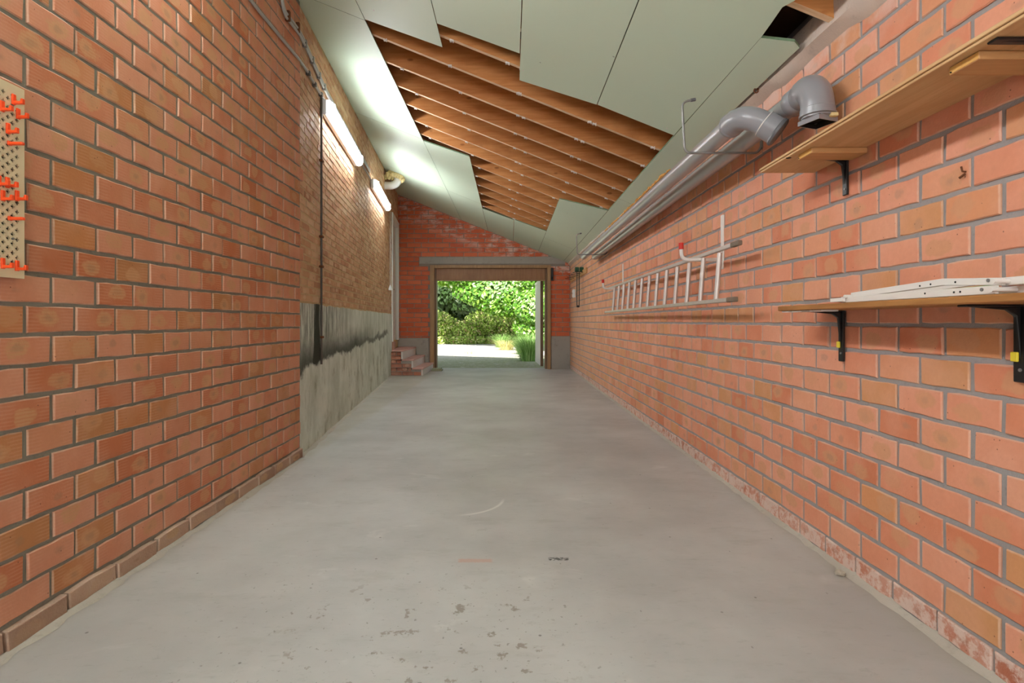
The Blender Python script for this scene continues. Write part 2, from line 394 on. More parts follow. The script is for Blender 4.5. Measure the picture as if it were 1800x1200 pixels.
def leaf_mat(name, stops, rough=0.4, trans=0.24):
    m = M(name, rough, 0, 0.5)
    c = m.ramp(m.rnd(), stops)
    m.col(c)
    tr = m.n('BsdfTranslucent', {0: m.mix(0.5, c, srgb(190, 220, 60))})
    mx = m.n('MixShader', {0: trans, 1: m.b.outputs[0], 2: tr.outputs[0]})
    m.t.links.new(mx.outputs[0], m.t.nodes['Material Output'].inputs[0])
    return m.m
MAT['leaf_tree'] = leaf_mat('tree_leaf', [(0, srgb(58, 106, 26)), (0.5, srgb(92, 146, 40)), (0.84, srgb(142, 184, 72)), (1, srgb(222, 234, 190))])  # near-white last stop paints sun highlights into some leaves
MAT['leaf_hedge'] = leaf_mat('hedge_leaf', [(0, srgb(112, 134, 58)), (0.3, srgb(146, 176, 70)), (0.72, srgb(184, 210, 108)), (0.86, srgb(170, 138, 104)), (1, srgb(216, 224, 160))], 0.5)
MAT['leaf_back'] = leaf_mat('wood_leaf', [(0, srgb(30, 52, 28)), (1, srgb(62, 92, 42))], 0.5, 0.25)
MAT['blade'] = leaf_mat('grass_blade', [(0, srgb(90, 138, 66)), (0.6, srgb(140, 184, 100)), (1, srgb(196, 218, 150))], 0.5)
MAT['blade_dry'] = leaf_mat('dry_blade', [(0, srgb(206, 192, 130)), (1, srgb(226, 216, 160))], 0.6)
MAT['bark'] = plain('dark_bark', srgb(58, 52, 48), 0.9, 0, 0.3, 14, 0.8)
def gravel_mat():
    m = M('gravel', 0.9, 0, 0.2)
    p = m.pos()
    v = m.n('TexVoronoi', {'Vector': p, 'Scale': 26.0})
    c = m.mix(m.n('SeparateColor', {0: v.outputs['Color']}).outputs[0], srgb(176, 172, 160), srgb(232, 226, 212))
    g = m.ss(m.noise(m.scale(p, (1, 0.6, 1)), 1.6, 5, 0.7), 0.5, 0.66)
    near = m.math('MULTIPLY', m.ss(m.xyz(p)[1], 17.5, 13.5), m.ss(m.noise(p, 5, 5, 0.7), 0.2, 0.5))
    c = m.mix(m.math('MULTIPLY', m.math('MAXIMUM', m.math('MULTIPLY', g, 0.35), near), 0.75), c, srgb(128, 138, 88))
    m.col(c); m.bump(v.outputs['Distance'], 0.8, 0.03)
    return m.m
MAT['gravel'] = gravel_mat()

# ------------------------------------------------------------------ mesh helpers
class MB:
    def __init__(s): s.v = []; s.f = []; s.mi = []; s.uv = []
    def add(s, vs, fs, m=0, uv=None):
        k = len(s.v); s.v += [tuple(p) for p in vs]
        for q in fs: s.f.append(tuple(i + k for i in q)); s.mi.append(m)
        s.uv += uv if uv else [(0.5, 0.5)] * len(vs)
        return s
    def box(s, x0, x1, y0, y1, z0, z1, m=0):
        x0, x1 = min(x0, x1), max(x0, x1); y0, y1 = min(y0, y1), max(y0, y1); z0, z1 = min(z0, z1), max(z0, z1)
        vs = [(x, y, z) for z in (z0, z1) for y in (y0, y1) for x in (x0, x1)]
        return s.add(vs, [(0, 2, 3, 1), (4, 5, 7, 6), (0, 1, 5, 4), (2, 6, 7, 3), (0, 4, 6, 2), (1, 3, 7, 5)], m)
    def prism(s, poly, d, m=0, mcap=None):     # poly: 3-D points, extruded by the vector d
        n = len(poly); d = Vector(d)
        vs = [Vector(p) for p in poly]; vs += [p + d for p in vs]
        nrm = Vector((0, 0, 0))
        for i in range(n): nrm += vs[i].cross(vs[(i + 1) % n])
        if nrm.dot(d) > 0: low, top = tuple(reversed(range(n))), tuple(range(n, 2 * n)); flip = False
        else: low, top = tuple(range(n)), tuple(reversed(range(n, 2 * n))); flip = True
        s.add(vs, [], m)
        k = len(s.v) - 2 * n
        for q in (low, top): s.f.append(tuple(i + k for i in q)); s.mi.append(m if mcap is None else mcap)
        for i in range(n):
            j = (i + 1) % n
            q = (i, j, j + n, i + n) if not flip else (j, i, i + n, j + n)
            s.f.append(tuple(a + k for a in q)); s.mi.append(m)
        return s
    def tube(s, pts, r, seg=10, m=0, cap=True, closed=False):
        pts = [Vector(p) for p in pts]; n = len(pts)
        rs = r if isinstance(r, (list, tuple)) else [r] * n
        tang = []
        for i in range(n):
            a = pts[i] - pts[i - 1] if i > 0 else pts[1] - pts[0]
            b = pts[i + 1] - pts[i] if i < n - 1 else pts[-1] - pts[-2]
            t = a.normalized() + b.normalized()
            tang.append(t.normalized() if t.length > 1e-6 else b.normalized())
        t0 = tang[0]
        up = Vector((0, 0, 1)) if abs(t0.z) < 0.9 else Vector((1, 0, 0))
        nv = (up - t0 * up.dot(t0)).normalized()
        vs = []
        for i in range(n):
            nv = (nv - tang[i] * nv.dot(tang[i])).normalized()
            bv = tang[i].cross(nv)
            for k in range(seg):
                a = 2 * math.pi * k / seg
                vs.append(pts[i] + (nv * math.cos(a) + bv * math.sin(a)) * rs[i])
        fs = []
        for i in range(n - 1):
            for k in range(seg):
                k2 = (k + 1) % seg
                fs.append((i * seg + k, i * seg + k2, (i + 1) * seg + k2, (i + 1) * seg + k))
        if cap:
            fs.append(tuple(reversed(range(seg)))); fs.append(tuple((n - 1) * seg + k for k in range(seg)))
        return s.add(vs, fs, m)
    def build(s, name, mats, parent=None, smooth=False, bevel=0.0, loc=None):
        me = bpy.data.meshes.new(name)
        me.from_pydata(s.v, [], s.f)
        for x in (mats if isinstance(mats, (list, tuple)) else [mats]):
            me.materials.append(MAT[x] if isinstance(x, str) else x)
        me.polygons.foreach_set('material_index', s.mi)
        ul = me.uv_layers.new(name='UVMap')
        idx = np.empty(len(me.loops), dtype=np.int32); me.loops.foreach_get('vertex_index', idx)
        ul.data.foreach_set('uv', np.asarray(s.uv, dtype=np.float32)[idx].ravel())
        if bevel:
            bm = bmesh.new(); bm.from_mesh(me)
            bmesh.ops.recalc_face_normals(bm, faces=bm.faces)
            bm.normal_update()
            es = [e for e in bm.edges if len(e.link_faces) == 2 and e.calc_face_angle(0) > 0.6]
            bmesh.ops.bevel(bm, geom=es, offset=bevel, segments=1, affect='EDGES', clamp_overlap=True)
            bm.to_mesh(me); bm.free()
        if smooth: smooth_mesh(me)
        me.update()
        o = bpy.data.objects.new(name, me)
        C.objects.link(o)
        if parent: o.parent = parent
        if loc is not None: o.location = loc
        return o
def smooth_mesh(me, ang=0.7):
    bm = bmesh.new(); bm.from_mesh(me); bm.normal_update()
    for f in bm.faces: f.smooth = True
    for e in bm.edges: e.smooth = not (len(e.link_faces) != 2 or e.calc_face_angle(0) > ang)
    bm.to_mesh(me); bm.free()
def empty(name, loc=(0, 0, 0), rz=0.0):
    o = bpy.data.objects.new(name, None); C.objects.link(o)
    o.empty_display_size = 0.1
    o.location = loc; o.rotation_euler = (0, 0, rz)
    return o
def thing(name, label, cat, loc=(0, 0, 0), group=None, rz=0.0):
    return tag(empty(name, loc, rz), label, cat, group)
def tag(o, label, cat, group=None):
    o['label'] = label; o['category'] = cat
    if group: o['group'] = group
    return o
def struct(o, label=None, cat='structure'):
    o['kind'] = 'structure'
    if label: o['label'] = label
    o['category'] = cat
    return o
def local(o, p):                               # world point -> coordinates of an unscaled root
    return (o.matrix_basis.inverted() @ Vector(p))
def arc(c, a, b, r, t0, t1, n=8):              # arc points: c + r(cos a-axis + sin b-axis)
    c, a, b = Vector(c), Vector(a), Vector(b)
    return [c + (a * math.cos(t0 + (t1 - t0) * i / n) + b * math.sin(t0 + (t1 - t0) * i / n)) * r for i in range(n + 1)]
def fillet(pts, r, n=5):                       # round the corners of a polyline
    pts = [Vector(p) for p in pts]; out = [pts[0]]
    for i in range(1, len(pts) - 1):
        a, b, c = pts[i - 1], pts[i], pts[i + 1]
        d = min(r, (a - b).length * 0.49, (c - b).length * 0.49)
        p, q = b + (a - b).normalized() * d, b + (c - b).normalized() * d
        for k in range(n + 1):
            t = k / n
            out.append(p * (1 - t) ** 2 + b * 2 * t * (1 - t) + q * t * t)
    out.append(pts[-1]); return out

# ------------------------------------------------------------------ brick walls
def brick_shape(L, H, depth, jit, rs, cap=None):         # front outline of ten jittered points, arris rounded, sides going back
    nx = 4
    pts = [(-L / 2 + L * i / nx, -H / 2) for i in range(nx + 1)] + [(L / 2 - L * i / nx, H / 2) for i in range(nx + 1)]
    o = [(x + rs.uniform(-jit, jit), z + rs.uniform(-jit, jit)) for x, z in pts]
    if cap: o = [(x, max(-H / 2 + 0.004 + 0.002 * i, min(z, cap(x)))) if i > nx else (x, z) for i, (x, z) in enumerate(o)]
    n = len(o); bv = 0.0035
    f = [(x * (1 - 2 * bv / L), 0.0, z * (1 - 2 * bv / H)) for x, z in o]
    a = [(x, -bv, z) for x, z in o]
    b = [(x, -depth, z) for x, z in o]
    vs = f + a + b
    uv = [(x / L + 0.5, z / H + 0.5) for x, y, z in vs]
    fs = [tuple(reversed(range(n)))]
    for i in range(n):
        j = (i + 1) % n
        fs.append((i, j, n + j, n + i)); fs.append((n + i, n + j, 2 * n + j, 2 * n + i))
    return vs, fs, uv
def project(p):
    if p.y < 0.3: return None
    return (897 + F * p.x / p.y, 565 - F * (p.z - 1) / p.y)
def shown(Mx, x, z, L, H):                     # visible pixel area of a brick face
    q = [project(Mx @ Vector((x + a * L / 2, 0, z + b * H / 2))) for a, b in ((-1, -1), (1, -1), (1, 1), (-1, 1))]
    if any(p is None for p in q): return 0
    q = [(min(1800, max(0, a)), min(1200, max(0, b))) for a, b in q]
    return abs(sum(q[i][0] * q[(i + 1) % 4][1] - q[(i + 1) % 4][0] * q[i][1] for i in range(4))) / 2
def lay(root, cells, mat, proud=0.006, jit=0.0021, depth=0.03, seed=1, most=300, wob=0.0012, cut=None):
    """cells: (x, z, L, H) in the wall's own frame. The cells that show largest become parts, the rest one stuff part."""
    rs = random.Random(seed)
    Mx = root.matrix_basis.copy()
    cells = sorted(cells, key=lambda c: -shown(Mx, *c[:4]))
    cache = {}
    rest = MB()
    for i, (x, z, L, H, top) in enumerate(cells):
        cap = (lambda q, x=x, z=z: top(x + q) - z) if top else None
        key = (round(L, 3), round(H, 3), rs.randrange(7))
        if i < most:
            me = None if cap else cache.get(key)
            if me is None:
                mb = MB(); vs, fs, uv = brick_shape(L, H, depth, jit, rs, cap); mb.add(vs, fs, 0, uv)
                o = mb.build('brick', mat, root); me = o.data
                if not cap: cache[key] = me
            else:
                o = bpy.data.objects.new('brick', me); C.objects.link(o); o.parent = root
            o.location = (x + rs.uniform(-wob, wob), proud + rs.uniform(-0.002, 0.002), z + rs.uniform(-wob, wob))
            o.rotation_euler = (rs.uniform(-0.012, 0.012), rs.uniform(-0.006, 0.006), rs.uniform(-0.006, 0.006))
        else:
            vs, fs, uv = brick_shape(L, H, depth, jit, rs, cap)
            dy = proud + rs.uniform(-0.002, 0.002)
            rest.add([(a + x, b + dy, c + z) for a, b, c in vs], fs, 0, uv)
    if rest.v:
        o = rest.build('brick_courses', mat, root); o['kind'] = 'stuff'
def courses(x0, x1, z0, z1, lines, pitch, H, L, phase, joint=0.011, top=None, shift=None, hole=None):
    """bricks of a running bond: lines = one bed line, pitch = course height; top(x) = upper limit of the wall."""
    out = []
    k = math.floor((z0 - lines) / pitch) - 1
    while lines + k * pitch < z1:
        za, zb = lines + k * pitch + joint / 2, lines + (k + 1) * pitch - joint / 2
        za2, zb2 = max(za, z0), min(zb, z1)
        if zb2 - za2 > 0.012:
            off = phase + (0.5 * L if k % 2 else 0.0) + (shift(k) if shift else 0)
            n = math.floor((x0 - off) / L) - 1
            while off + n * L < x1:
                a, b = max(off + n * L + joint / 2, x0), min(off + (n + 1) * L - joint / 2, x1)
                n += 1
                if b - a < 0.03: continue
                spans = [(a, b)]
                if hole: spans = hole(a, b, za2, zb2)
                for a2, b2 in spans:
                    if b2 - a2 < 0.03: continue
                    t = zb2; cut = False
                    if top:
                        if max(top(a2), top(b2)) - za2 < 0.02: continue
                        cut = min(top(a2), top(b2)) < zb2
                    if t - za2 < 0.012: continue
                    out.append(((a2 + b2) / 2, (za2 + t) / 2, b2 - a2, t - za2, top if cut else None))
        k += 1
    return out

# right wall: local x runs away from the camera, local y into the room
wr = MB().box(YB - 0.3, YF + 0.25, -0.25, 0, -0.1, 2.42).build('wall_right', 'mortar_right')
wr.location = (1.3736, 0, 0); wr.rotation_euler = (0, 0, math.pi / 2 + 0.0091)
struct(wr, 'long right wall of salmon brick with grey joints', 'wall')
bpy.context.view_layer.update()
cells = courses(0.75, YF - 0.01, 0.09, 2.175, 0.988, 0.1003, 0.09, 0.199, 1.487 + 0.0995, 0.0145)
lay(wr, cells, 'brick_right', seed=3)
foot = courses(0.75, YF - 0.01, 0.012, 0.081, 0.988, 0.1003, 0.09, 0.199, 1.487 + 0.03)
lay(wr, foot, 'brick_foot_right', seed=4, most=30, jit=0.003, wob=0.002, proud=0.008)
# cement smear along the head of the right wall
rs = random.Random(5)
mb = MB(); n = 90
for i in range(n + 1):
    y = 0.6 + (YF - 0.62) * i / n
    j = lambda a: rs.uniform(-a, a)
    z0 = 2.160 + j(0.014)
    mb.v += [(y, 0.004, z0), (y, 0.012 + j(0.003), z0 + 0.006), (y, 0.056 + j(0.004), 2.203 + j(0.004)), (y, 0.058, 2.30), (y, 0.0, 2.32)]
    mb.uv += [(0.5, 0.5)] * 5
for i in range(n):
    for k in range(4):
        mb.f.append((i * 5 + k, i * 5 + k + 1, i * 5 + k + 6, i * 5 + k + 5)); mb.mi.append(0)
o = mb.build('cement_smear', 'render_pink', wr, smooth=True)

# left block wall: local x runs towards the camera, local y into the room
wl = MB().box(-Y0, -YB + 0.3, -0.25, 0, -0.1, 3.42).build('wall_left', 'mortar_left')
wl.location = (-1.53, 0, 0); wl.rotation_euler = (0, 0, -math.pi / 2 + 0.0042)
struct(wl, 'near left wall of combed salmon blocks with grey joints', 'wall')
bpy.context.view_layer.update()
cells = courses(-Y0 + 0.004, -0.85, 0.078, 3.33, 0.9576, 0.0982, 0.088, 0.196, -1.806 + 0.098, 0.0135)
for k in (5, 11):                                  # two blocks of the toothed end stand past the others
    cells.append((-Y0 - 0.02, 0.9576 + (k + 0.5) * 0.0982, 0.075, 0.086, None))
lay(wl, cells, 'brick_left', seed=7, proud=0.0065)
foot = courses(-Y0 + 0.004, -0.85, 0.005, 0.07, 0.9576, 0.0982, 0.088, 0.235, -1.62)
lay(wl, foot, 'brick_foot', seed=8, most=40, jit=0.004, proud=0.024, depth=0.05, wob=0.003)

# old oblique wall behind it
ang = math.atan(0.1085)
wo = MB()
Lo = math.sqrt(1 + 0.1085 ** 2)
xd0, xd1 = -(10.16 - Y0) * Lo, -(11.36 - Y0) * Lo           # the white door's opening
wo.box(xd0, 0.05, -0.25, 0, -0.1, 3.85).box(xd1 - 0.1, xd1, -0.25, 0, -0.1, 3.9).box(xd1, xd0, -0.25, 0, 3.06, 3.9).box(xd1, xd0, -0.25, 0, -0.1, 0.62)
wo = wo.build('wall_left', 'mortar_old')
wo.location = (-1.565, Y0, 0); wo.rotation_euler = (0, 0, -math.pi / 2 + ang)
struct(wo, 'far left wall of old tan brick above a mouldy plinth', 'wall')
bpy.context.view_layer.update()
def old_top(x):
    y = Y0 - x / Lo
    return ceil_z(xo(y)) - 0.01
cells = courses(xd0 + 0.005, -0.004, 1.15, 3.75, 1.15, 0.0615, 0.05, 0.2, -0.05, 0.012, old_top, lambda k: 0.03 * math.sin(k * 2.3))
cells += courses(xd1 - 0.08, xd0, 3.07, 3.75, 1.15, 0.0615, 0.05, 0.2, -0.05, 0.012, old_top)
lay(wo, cells, 'brick_old', seed=9, jit=0.004, wob=0.003, proud=0.004, depth=0.02)
rs = random.Random(2)
mb = MB(); nx, nz = 60, 10
for i in range(nx + 1):
    for k in range(nz + 1):
        x = -0.001 + (xd0 + 0.001) * i / nx; z = 1.14 * k / nz + (rs.uniform(-0.006, 0.006) if k == nz else 0)
        mb.v.append((x, 0.013 + rs.uniform(-0.002, 0.002), z)); mb.uv.append((0, 0))
for i in range(nx):
    for k in range(nz):
        a = i * (nz + 1) + k
        mb.f.append((a, a + 1, a + nz + 2, a + nz + 1)); mb.mi.append(0)
a = len(mb.v)
for i in range(nx + 1):
    q = mb.v[i * (nz + 1) + nz]; mb.v.append((q[0], 0.0, q[2])); mb.uv.append((0, 0))
for i in range(nx):
    mb.f.append((i * (nz + 1) + nz, a + i, a + i + 1, (i + 1) * (nz + 1) + nz)); mb.mi.append(0)
o = mb.build('plinth', 'plinth', wo, smooth=True)
o['label'] = 'cement plinth with black mould stains'

# far wall with the garage opening: local x = -x, local y = -y
OX0, OX1, OZ = -1.66, 0.82, 2.17
wf = MB()
def gab(x0, x1, z0):                            # piece of the gable up to the roof
    wf.prism([(-x0, 0, z0), (-x1, 0, z0), (-x1, 0, ceil_z(x1) + 0.24), (-x0, 0, ceil_z(x0) + 0.24)], (0, -0.25, 0))
gab(-2.75, OX0, -0.1); gab(OX0, OX1, OZ); gab(OX1, 1.55, -0.1)
wf = wf.build('wall_back', 'mortar_far')
wf.location = (0, YF, 0); wf.rotation_euler = (0, 0, math.pi)
struct(wf, 'far end wall of orange brick around the garage opening', 'wall')
bpy.context.view_layer.update()
LX0, LX1, LZ0, LZ1 = -1.92, 1.15, 2.215, 2.365
def far_hole(a, b, za, zb):
    zm = (za + zb) / 2
    if zm > LZ1: return [(a, b)]
    h0, h1 = (-LX1, -LX0) if zm > LZ0 - 0.005 else (-OX1 - 0.03, -OX0 + 0.03)
    out = []
    if a < h0: out.append((a, min(b, h0 - 0.006)))
    if b > h1: out.append((max(a, h1 + 0.006), b))
    return out
cells = courses(-1.265, 2.385, 0.66, 3.68, 2.365, 0.0985, 0.09, 0.298, 2.174, 0.011, lambda x: ceil_z(-x) - 0.008, None, far_hole)
lay(wf, cells, 'brick_far', seed=12, wob=0.0015, jit=0.002)
MB().box(-LX1, -LX0, -0.02, 0.008, LZ0, LZ1).build('lintel', 'render', wf, bevel=0.004)
MB().box(1.72, 2.385, -0.01, 0.014, 0, 0.65).build('plinth', 'render', wf, bevel=0.004)
MB().box(-1.262, -0.86, -0.01, 0.014, 0, 0.69).build('plinth', 'render', wf, bevel=0.004)

# wall behind the camera
o = MB().prism([(-2.0, YB, -0.1), (1.7, YB, -0.1), (1.7, YB, ceil_z(1.7) + 0.24), (-2.0, YB, ceil_z(-2.0) + 0.24)], (0, -0.25, 0)).build('wall_front', 'mortar_right')
struct(o, 'plain rendered wall closing the garage behind the viewpoint', 'wall')

win = struct(empty('added_window', (-0.1, YB, 1.35)), 'added white window frame around the fill light behind the viewpoint', 'window')  # invented frame, goes with the added fill light
for n_, a in (('frame_rail', (-1.33, 1.33, 0.001, 0.05, 0.855, 0.93)), ('frame_rail', (-1.33, 1.33, 0.001, 0.05, -0.93, -0.855)), ('frame_stile', (-1.33, -1.255, 0.001, 0.05, -0.855, 0.855)), ('frame_stile', (1.255, 1.33, 0.001, 0.05, -0.855, 0.855))):
    MB().box(*a).build(n_, 'white', win, bevel=0.004)
# floor
fl = MB().prism([(-1.6, YB, 0), (1.5, YB, 0), (1.36, 11.66, 0), (-2.5, 11.66, 0), (-2.5, 11.0, 0), (-1.6, Y0 - 0.2, 0)], (0, 0, -0.2)).build('floor', 'floor')
struct(fl, 'worn grey concrete floor with brown chipped patches', 'floor')
def run_fillet(name, pts, w0, h0, nrm, seed):
    rs = random.Random(seed); mb = MB()
    for p in pts:
        a, h = w0 * rs.uniform(0.55, 1.25), h0 * rs.uniform(0.5, 1.2)
        p = Vector(p); nv = Vector(nrm)
        mb.v += [tuple(p + Vector((0, 0, h))), tuple(p + nv * a * 0.5 + Vector((0, 0, h * 0.55))), tuple(p + nv * a + Vector((0, 0, 0.001)))]
        mb.uv += [(0, 0)] * 3
    for i in range(len(pts) - 1):
        for k in range(2):
            q = (i * 3 + k, i * 3 + k + 1, i * 3 + k + 4, i * 3 + k + 3)
            mb.f.append(q if nrm[0] < 0 else tuple(reversed(q))); mb.mi.append(0)
    return mb.build(name, 'fillet', fl, smooth=True)
run_fillet('mortar_edge', [(xr(0.8 + 0.07 * i) - 0.004, 0.8 + 0.07 * i, 0) for i in range(150)], 0.030, 0.020, (-1, 0, 0), 4)
run_fillet('mortar_edge', [(xl(0.8 + 0.06 * i) + 0.02, 0.8 + 0.06 * i, 0) for i in range(53)], 0.038, 0.010, (1, 0, 0), 6)
run_fillet('mortar_edge', [(xo(Y0 + 0.1 * i) + 0.012, Y0 + 0.1 * i, 0) for i in range(60)], 0.04, 0.012, (1, 0, 0), 9)

# ------------------------------------------------------------------ ceiling: rafters, roof deck, plasterboards
ce = struct(empty('ceiling', (0, 0, 2.7)), 'sloping ceiling of pale green plasterboard, partly open to the rafters', 'ceiling')
def CE(p): return local(ce, p)
TH = 0.0125
def slope_poly(xy, up=0.0): return [CE((x, y, ceil_z(x) + up)) for x, y in xy]
def board(xy, name='plasterboard'):
    o = MB().prism(slope_poly(xy), (0, 0, TH), 1, 0).build(name, ['board', 'board_edge'], ce)
    return o
g = 0.0025
cx = [-1.03, -0.472, 0.062, 0.594, 1.122, 1.278]
def strip(k, ya, yb, sa=0.0, sb=0.0):          # rectangular board in column k, ends skewed by sa and sb
    x0, x1 = cx[k] + g, cx[k + 1] - g
    board([(x0, ya + sa), (x1, ya - sa), (x1, yb - sb), (x0, yb + sb)])
def left_strip(ya, yb):
    f = (lambda y: xl(y) - 0.02 if y < Y0 else xo(y) - 0.01)
    ys = [ya] + ([Y0 - 0.001, Y0 + 0.001] if ya < Y0 - 0.01 < yb - 0.02 else []) + [yb]
    board([(cx[0] - g, ya), (cx[0] - g, yb)] + [(f(y), y) for y in reversed(ys)])
left_strip(YB, -0.1); left_strip(-0.095, 1.45); left_strip(1.455, 3.84); left_strip(3.845, 6.345); left_strip(6.35, 8.75); left_strip(8.755, YF)
strip(0, YB, -0.4); strip(0, -0.395, 1.4); strip(0, 1.405, 3.80, 0, 0.025); strip(0, 6.34, 8.8, 0.06, 0); strip(0, 8.805, YF)
strip(1, YB, -1.5); strip(1, -1.495, 0.9); strip(1, 0.905, 3.45, 0, 0.02); strip(1, 9.10, YF, 0.05, 0)
strip(2, YB, -0.9); strip(2, -0.895, 1.35); strip(2, 1.355, 3.755, 0, 0.05); strip(2, 8.95, YF, 0.06, 0)
strip(3, YB, -1.2); strip(3, -1.195, 1.2)
# the last big board of column 3 has a broken corner near the right wall
x0, x1 = cx[3] + g, cx[4] - g
board([(x0, 1.205), (x1 - 0.09, 1.205), (x1 - 0.06, 1.55), (x1 + 0.0, 1.85), (x1 - 0.015, 2.0), (x1 + 0.008, 2.14), (x1 - 0.012, 2.2), (x1 - 0.004, 2.3), (x1 + 0.004, 2.42), (x1, 3.70), (x0, 3.70)])
strip(3, 6.38, 9.55, 0.17, 0); strip(3, 9.556, YF)
board([(cx[4] + g, 2.425), (1.245, 2.365), (1.279, 2.39), (1.277, 5.6), (cx[4] + g, 5.6)])
strip(4, 5.605, 8.6); strip(4, 8.605, YF)
# crumbling orange foam along the strip's wall edge
rs = random.Random(31); mb = MB()
for i in range(70):
    y = 4.3 + i * 0.055; s_ = rs.uniform(0.008, 0.02)
    mb.tube([CE((1.272 - rs.uniform(0, 0.01), y, ceil_z(1.272) - rs.uniform(0.0, 0.012))), CE((1.272 - rs.uniform(0, 0.01), y + 0.06, ceil_z(1.272) - rs.uniform(0, 0.012)))], [s_ * 0.8, s_], 6)
o = mb.build('foam_bead', 'foam_edge', ce); o['kind'] = 'stuff'; o['label'] = 'crumbling orange foam bead'
# rafters
ry = [1.32, 1.75, 2.17, 2.72, 3.16, 3.63, 4.04, 4.47, 4.92, 5.34, 5.78, 6.19, 6.63, 7.10, 7.57, 8.05, 8.53, 8.98, 9.45, 9.92, 10.4, 10.9]
rs = random.Random(8)
for y in ry:
    xa, xb = max(-2.4, (xl(y) if y < Y0 else xo(y)) + 0.0), 1.40
    mb = MB(); t = 0.034; h = 0.185; n = 10; up = TH + 0.002
    bow = rs.uniform(-0.008, 0.008); sk = rs.uniform(-0.01, 0.02)
    for i in range(n + 1):
        x = xa + (xb - xa) * i / n
        yy = y + bow * math.sin(i / n * math.pi) + sk * (i / n - 0.5)
        z = ceil_z(x) + up
        for dy, dz in ((0, 0), (t, 0), (t, h), (0, h)):
            mb.v.append(tuple(CE((x, yy + dy, z + dz)))); mb.uv.append((0, 0))
    for i in range(n):
        for k in range(4):
            k2 = (k + 1) % 4
            mb.f.append((i * 4 + k, (i + 1) * 4 + k, (i + 1) * 4 + k2, i * 4 + k2)); mb.mi.append(1 if k == 0 else 0)
    mb.f.append((0, 1, 2, 3)); mb.mi.append(0); mb.f.append((n * 4 + 3, n * 4 + 2, n * 4 + 1, n * 4)); mb.mi.append(0)
    ob = mb.build('rafter', ['rafter', 'rafter_edge'], ce)
    if 3.5 < y < 9:                              # staples and torn plaster left on the lower edge
        st = MB()
        for x in ([-0.9, -0.43, 0.02, 0.1, 0.58, 0.64, 1.05] if y < 6.3 else [-0.43, 0.02, 0.1, 0.55]):
            x += rs.uniform(-0.05, 0.05)
            if x < -1.0 or (y > 6.2 and x < -0.45): continue
            p = CE((x, y + 0.017, ceil_z(x) + up - 0.004))
            st.box(p.x - 0.012, p.x + 0.012, p.y - 0.012, p.y + 0.01, p.z - 0.006, p.z + 0.006)
            st.box(p.x + 0.01, p.x + 0.016, p.y - 0.016, p.y - 0.004, p.z - 0.018, p.z + 0.004)
        if st.v:
            s2 = st.build('staple', 'white_metal', ob); s2['kind'] = 'stuff'
# roof deck over the rafters
MB().prism(slope_poly([(-2.9, YB - 0.3), (1.75, YB - 0.3), (1.75, YF + 0.35), (-2.9, YF + 0.35)], TH + 0.19), (0, 0, 0.09)).build('roof_deck', 'deck', ce)

# ------------------------------------------------------------------ garage door and white side door
d1 = struct(empty('door_1', (-0.42, YF, 0)), 'open garage doorway with brown wooden frame and veneer header', 'door')
def D1(x0, x1, y0, y1, z0, z1, name, mat, bevel=0.004):
    o = MB().box(x0 + 0.42, x1 + 0.42, y0 - YF, y1 - YF, z0, z1).build(name, mat, d1, bevel=bevel); return o
D1(-1.69, -1.60, YF - 0.05, YF + 0.03, 0, 2.187, 'jamb', 'frame')
D1(0.78, 0.85, YF - 0.05, YF + 0.03, 0, 2.187, 'jamb', 'frame')
D1(-1.60, 0.78, YF - 0.05, YF + 0.03, 2.125, 2.187, 'head_rail', 'frame')
D1(-1.64, -1.565, YF + 0.035, YF + 0.25, 0, 2.16, 'inner_jamb', 'frame_dark')
D1(0.735, 0.80, YF + 0.035, YF + 0.25, 0, 2.16, 'inner_jamb', 'frame_dark')
D1(-1.565, 0.735, YF + 0.04, YF + 0.10, 1.885, 2.16, 'header_panel', 'header')
D1(-1.565, 0.735, YF + 0.03, YF + 0.105, 1.862, 1.884, 'header_rail', 'frame')
# open leaf standing outside on the right
p0, p1 = Vector((0.668, 11.9, 0)), Vector((0.612, 13.25, 0))
mb = MB(); dv = (p1 - p0).normalized(); nv = Vector((-dv.y, dv.x, 0))
q = [p0, p1, p1 - nv * 0.045, p0 - nv * 0.045]
q = [v - Vector((0.42 * -1, YF, 0)) + Vector((0, 0, 0.02)) for v in q]
lf = MB().prism(q, (0, 0, 1.9)).build('door_leaf', 'leaf_door', d1, bevel=0.004)
lf['label'] = 'pale open door leaf'
b = MB()
for zz in (0.02, 1.86):
    b.prism([v + nv * 0.004 + Vector((0, 0, zz)) for v in (q[0], q[1], q[1] - nv * 0.05, q[0] - nv * 0.05)], (0, 0, 0.06))
b.build('leaf_rail', 'leaf_door', lf)
b = MB()
e0 = q[0] - dv * 0.03
b.prism([q[0] + nv * 0.006, q[0] - nv * 0.055, e0 - nv * 0.055, e0 + nv * 0.006], (0, 0, 1.9))
b.build('leaf_stile', 'frame_dark', lf)

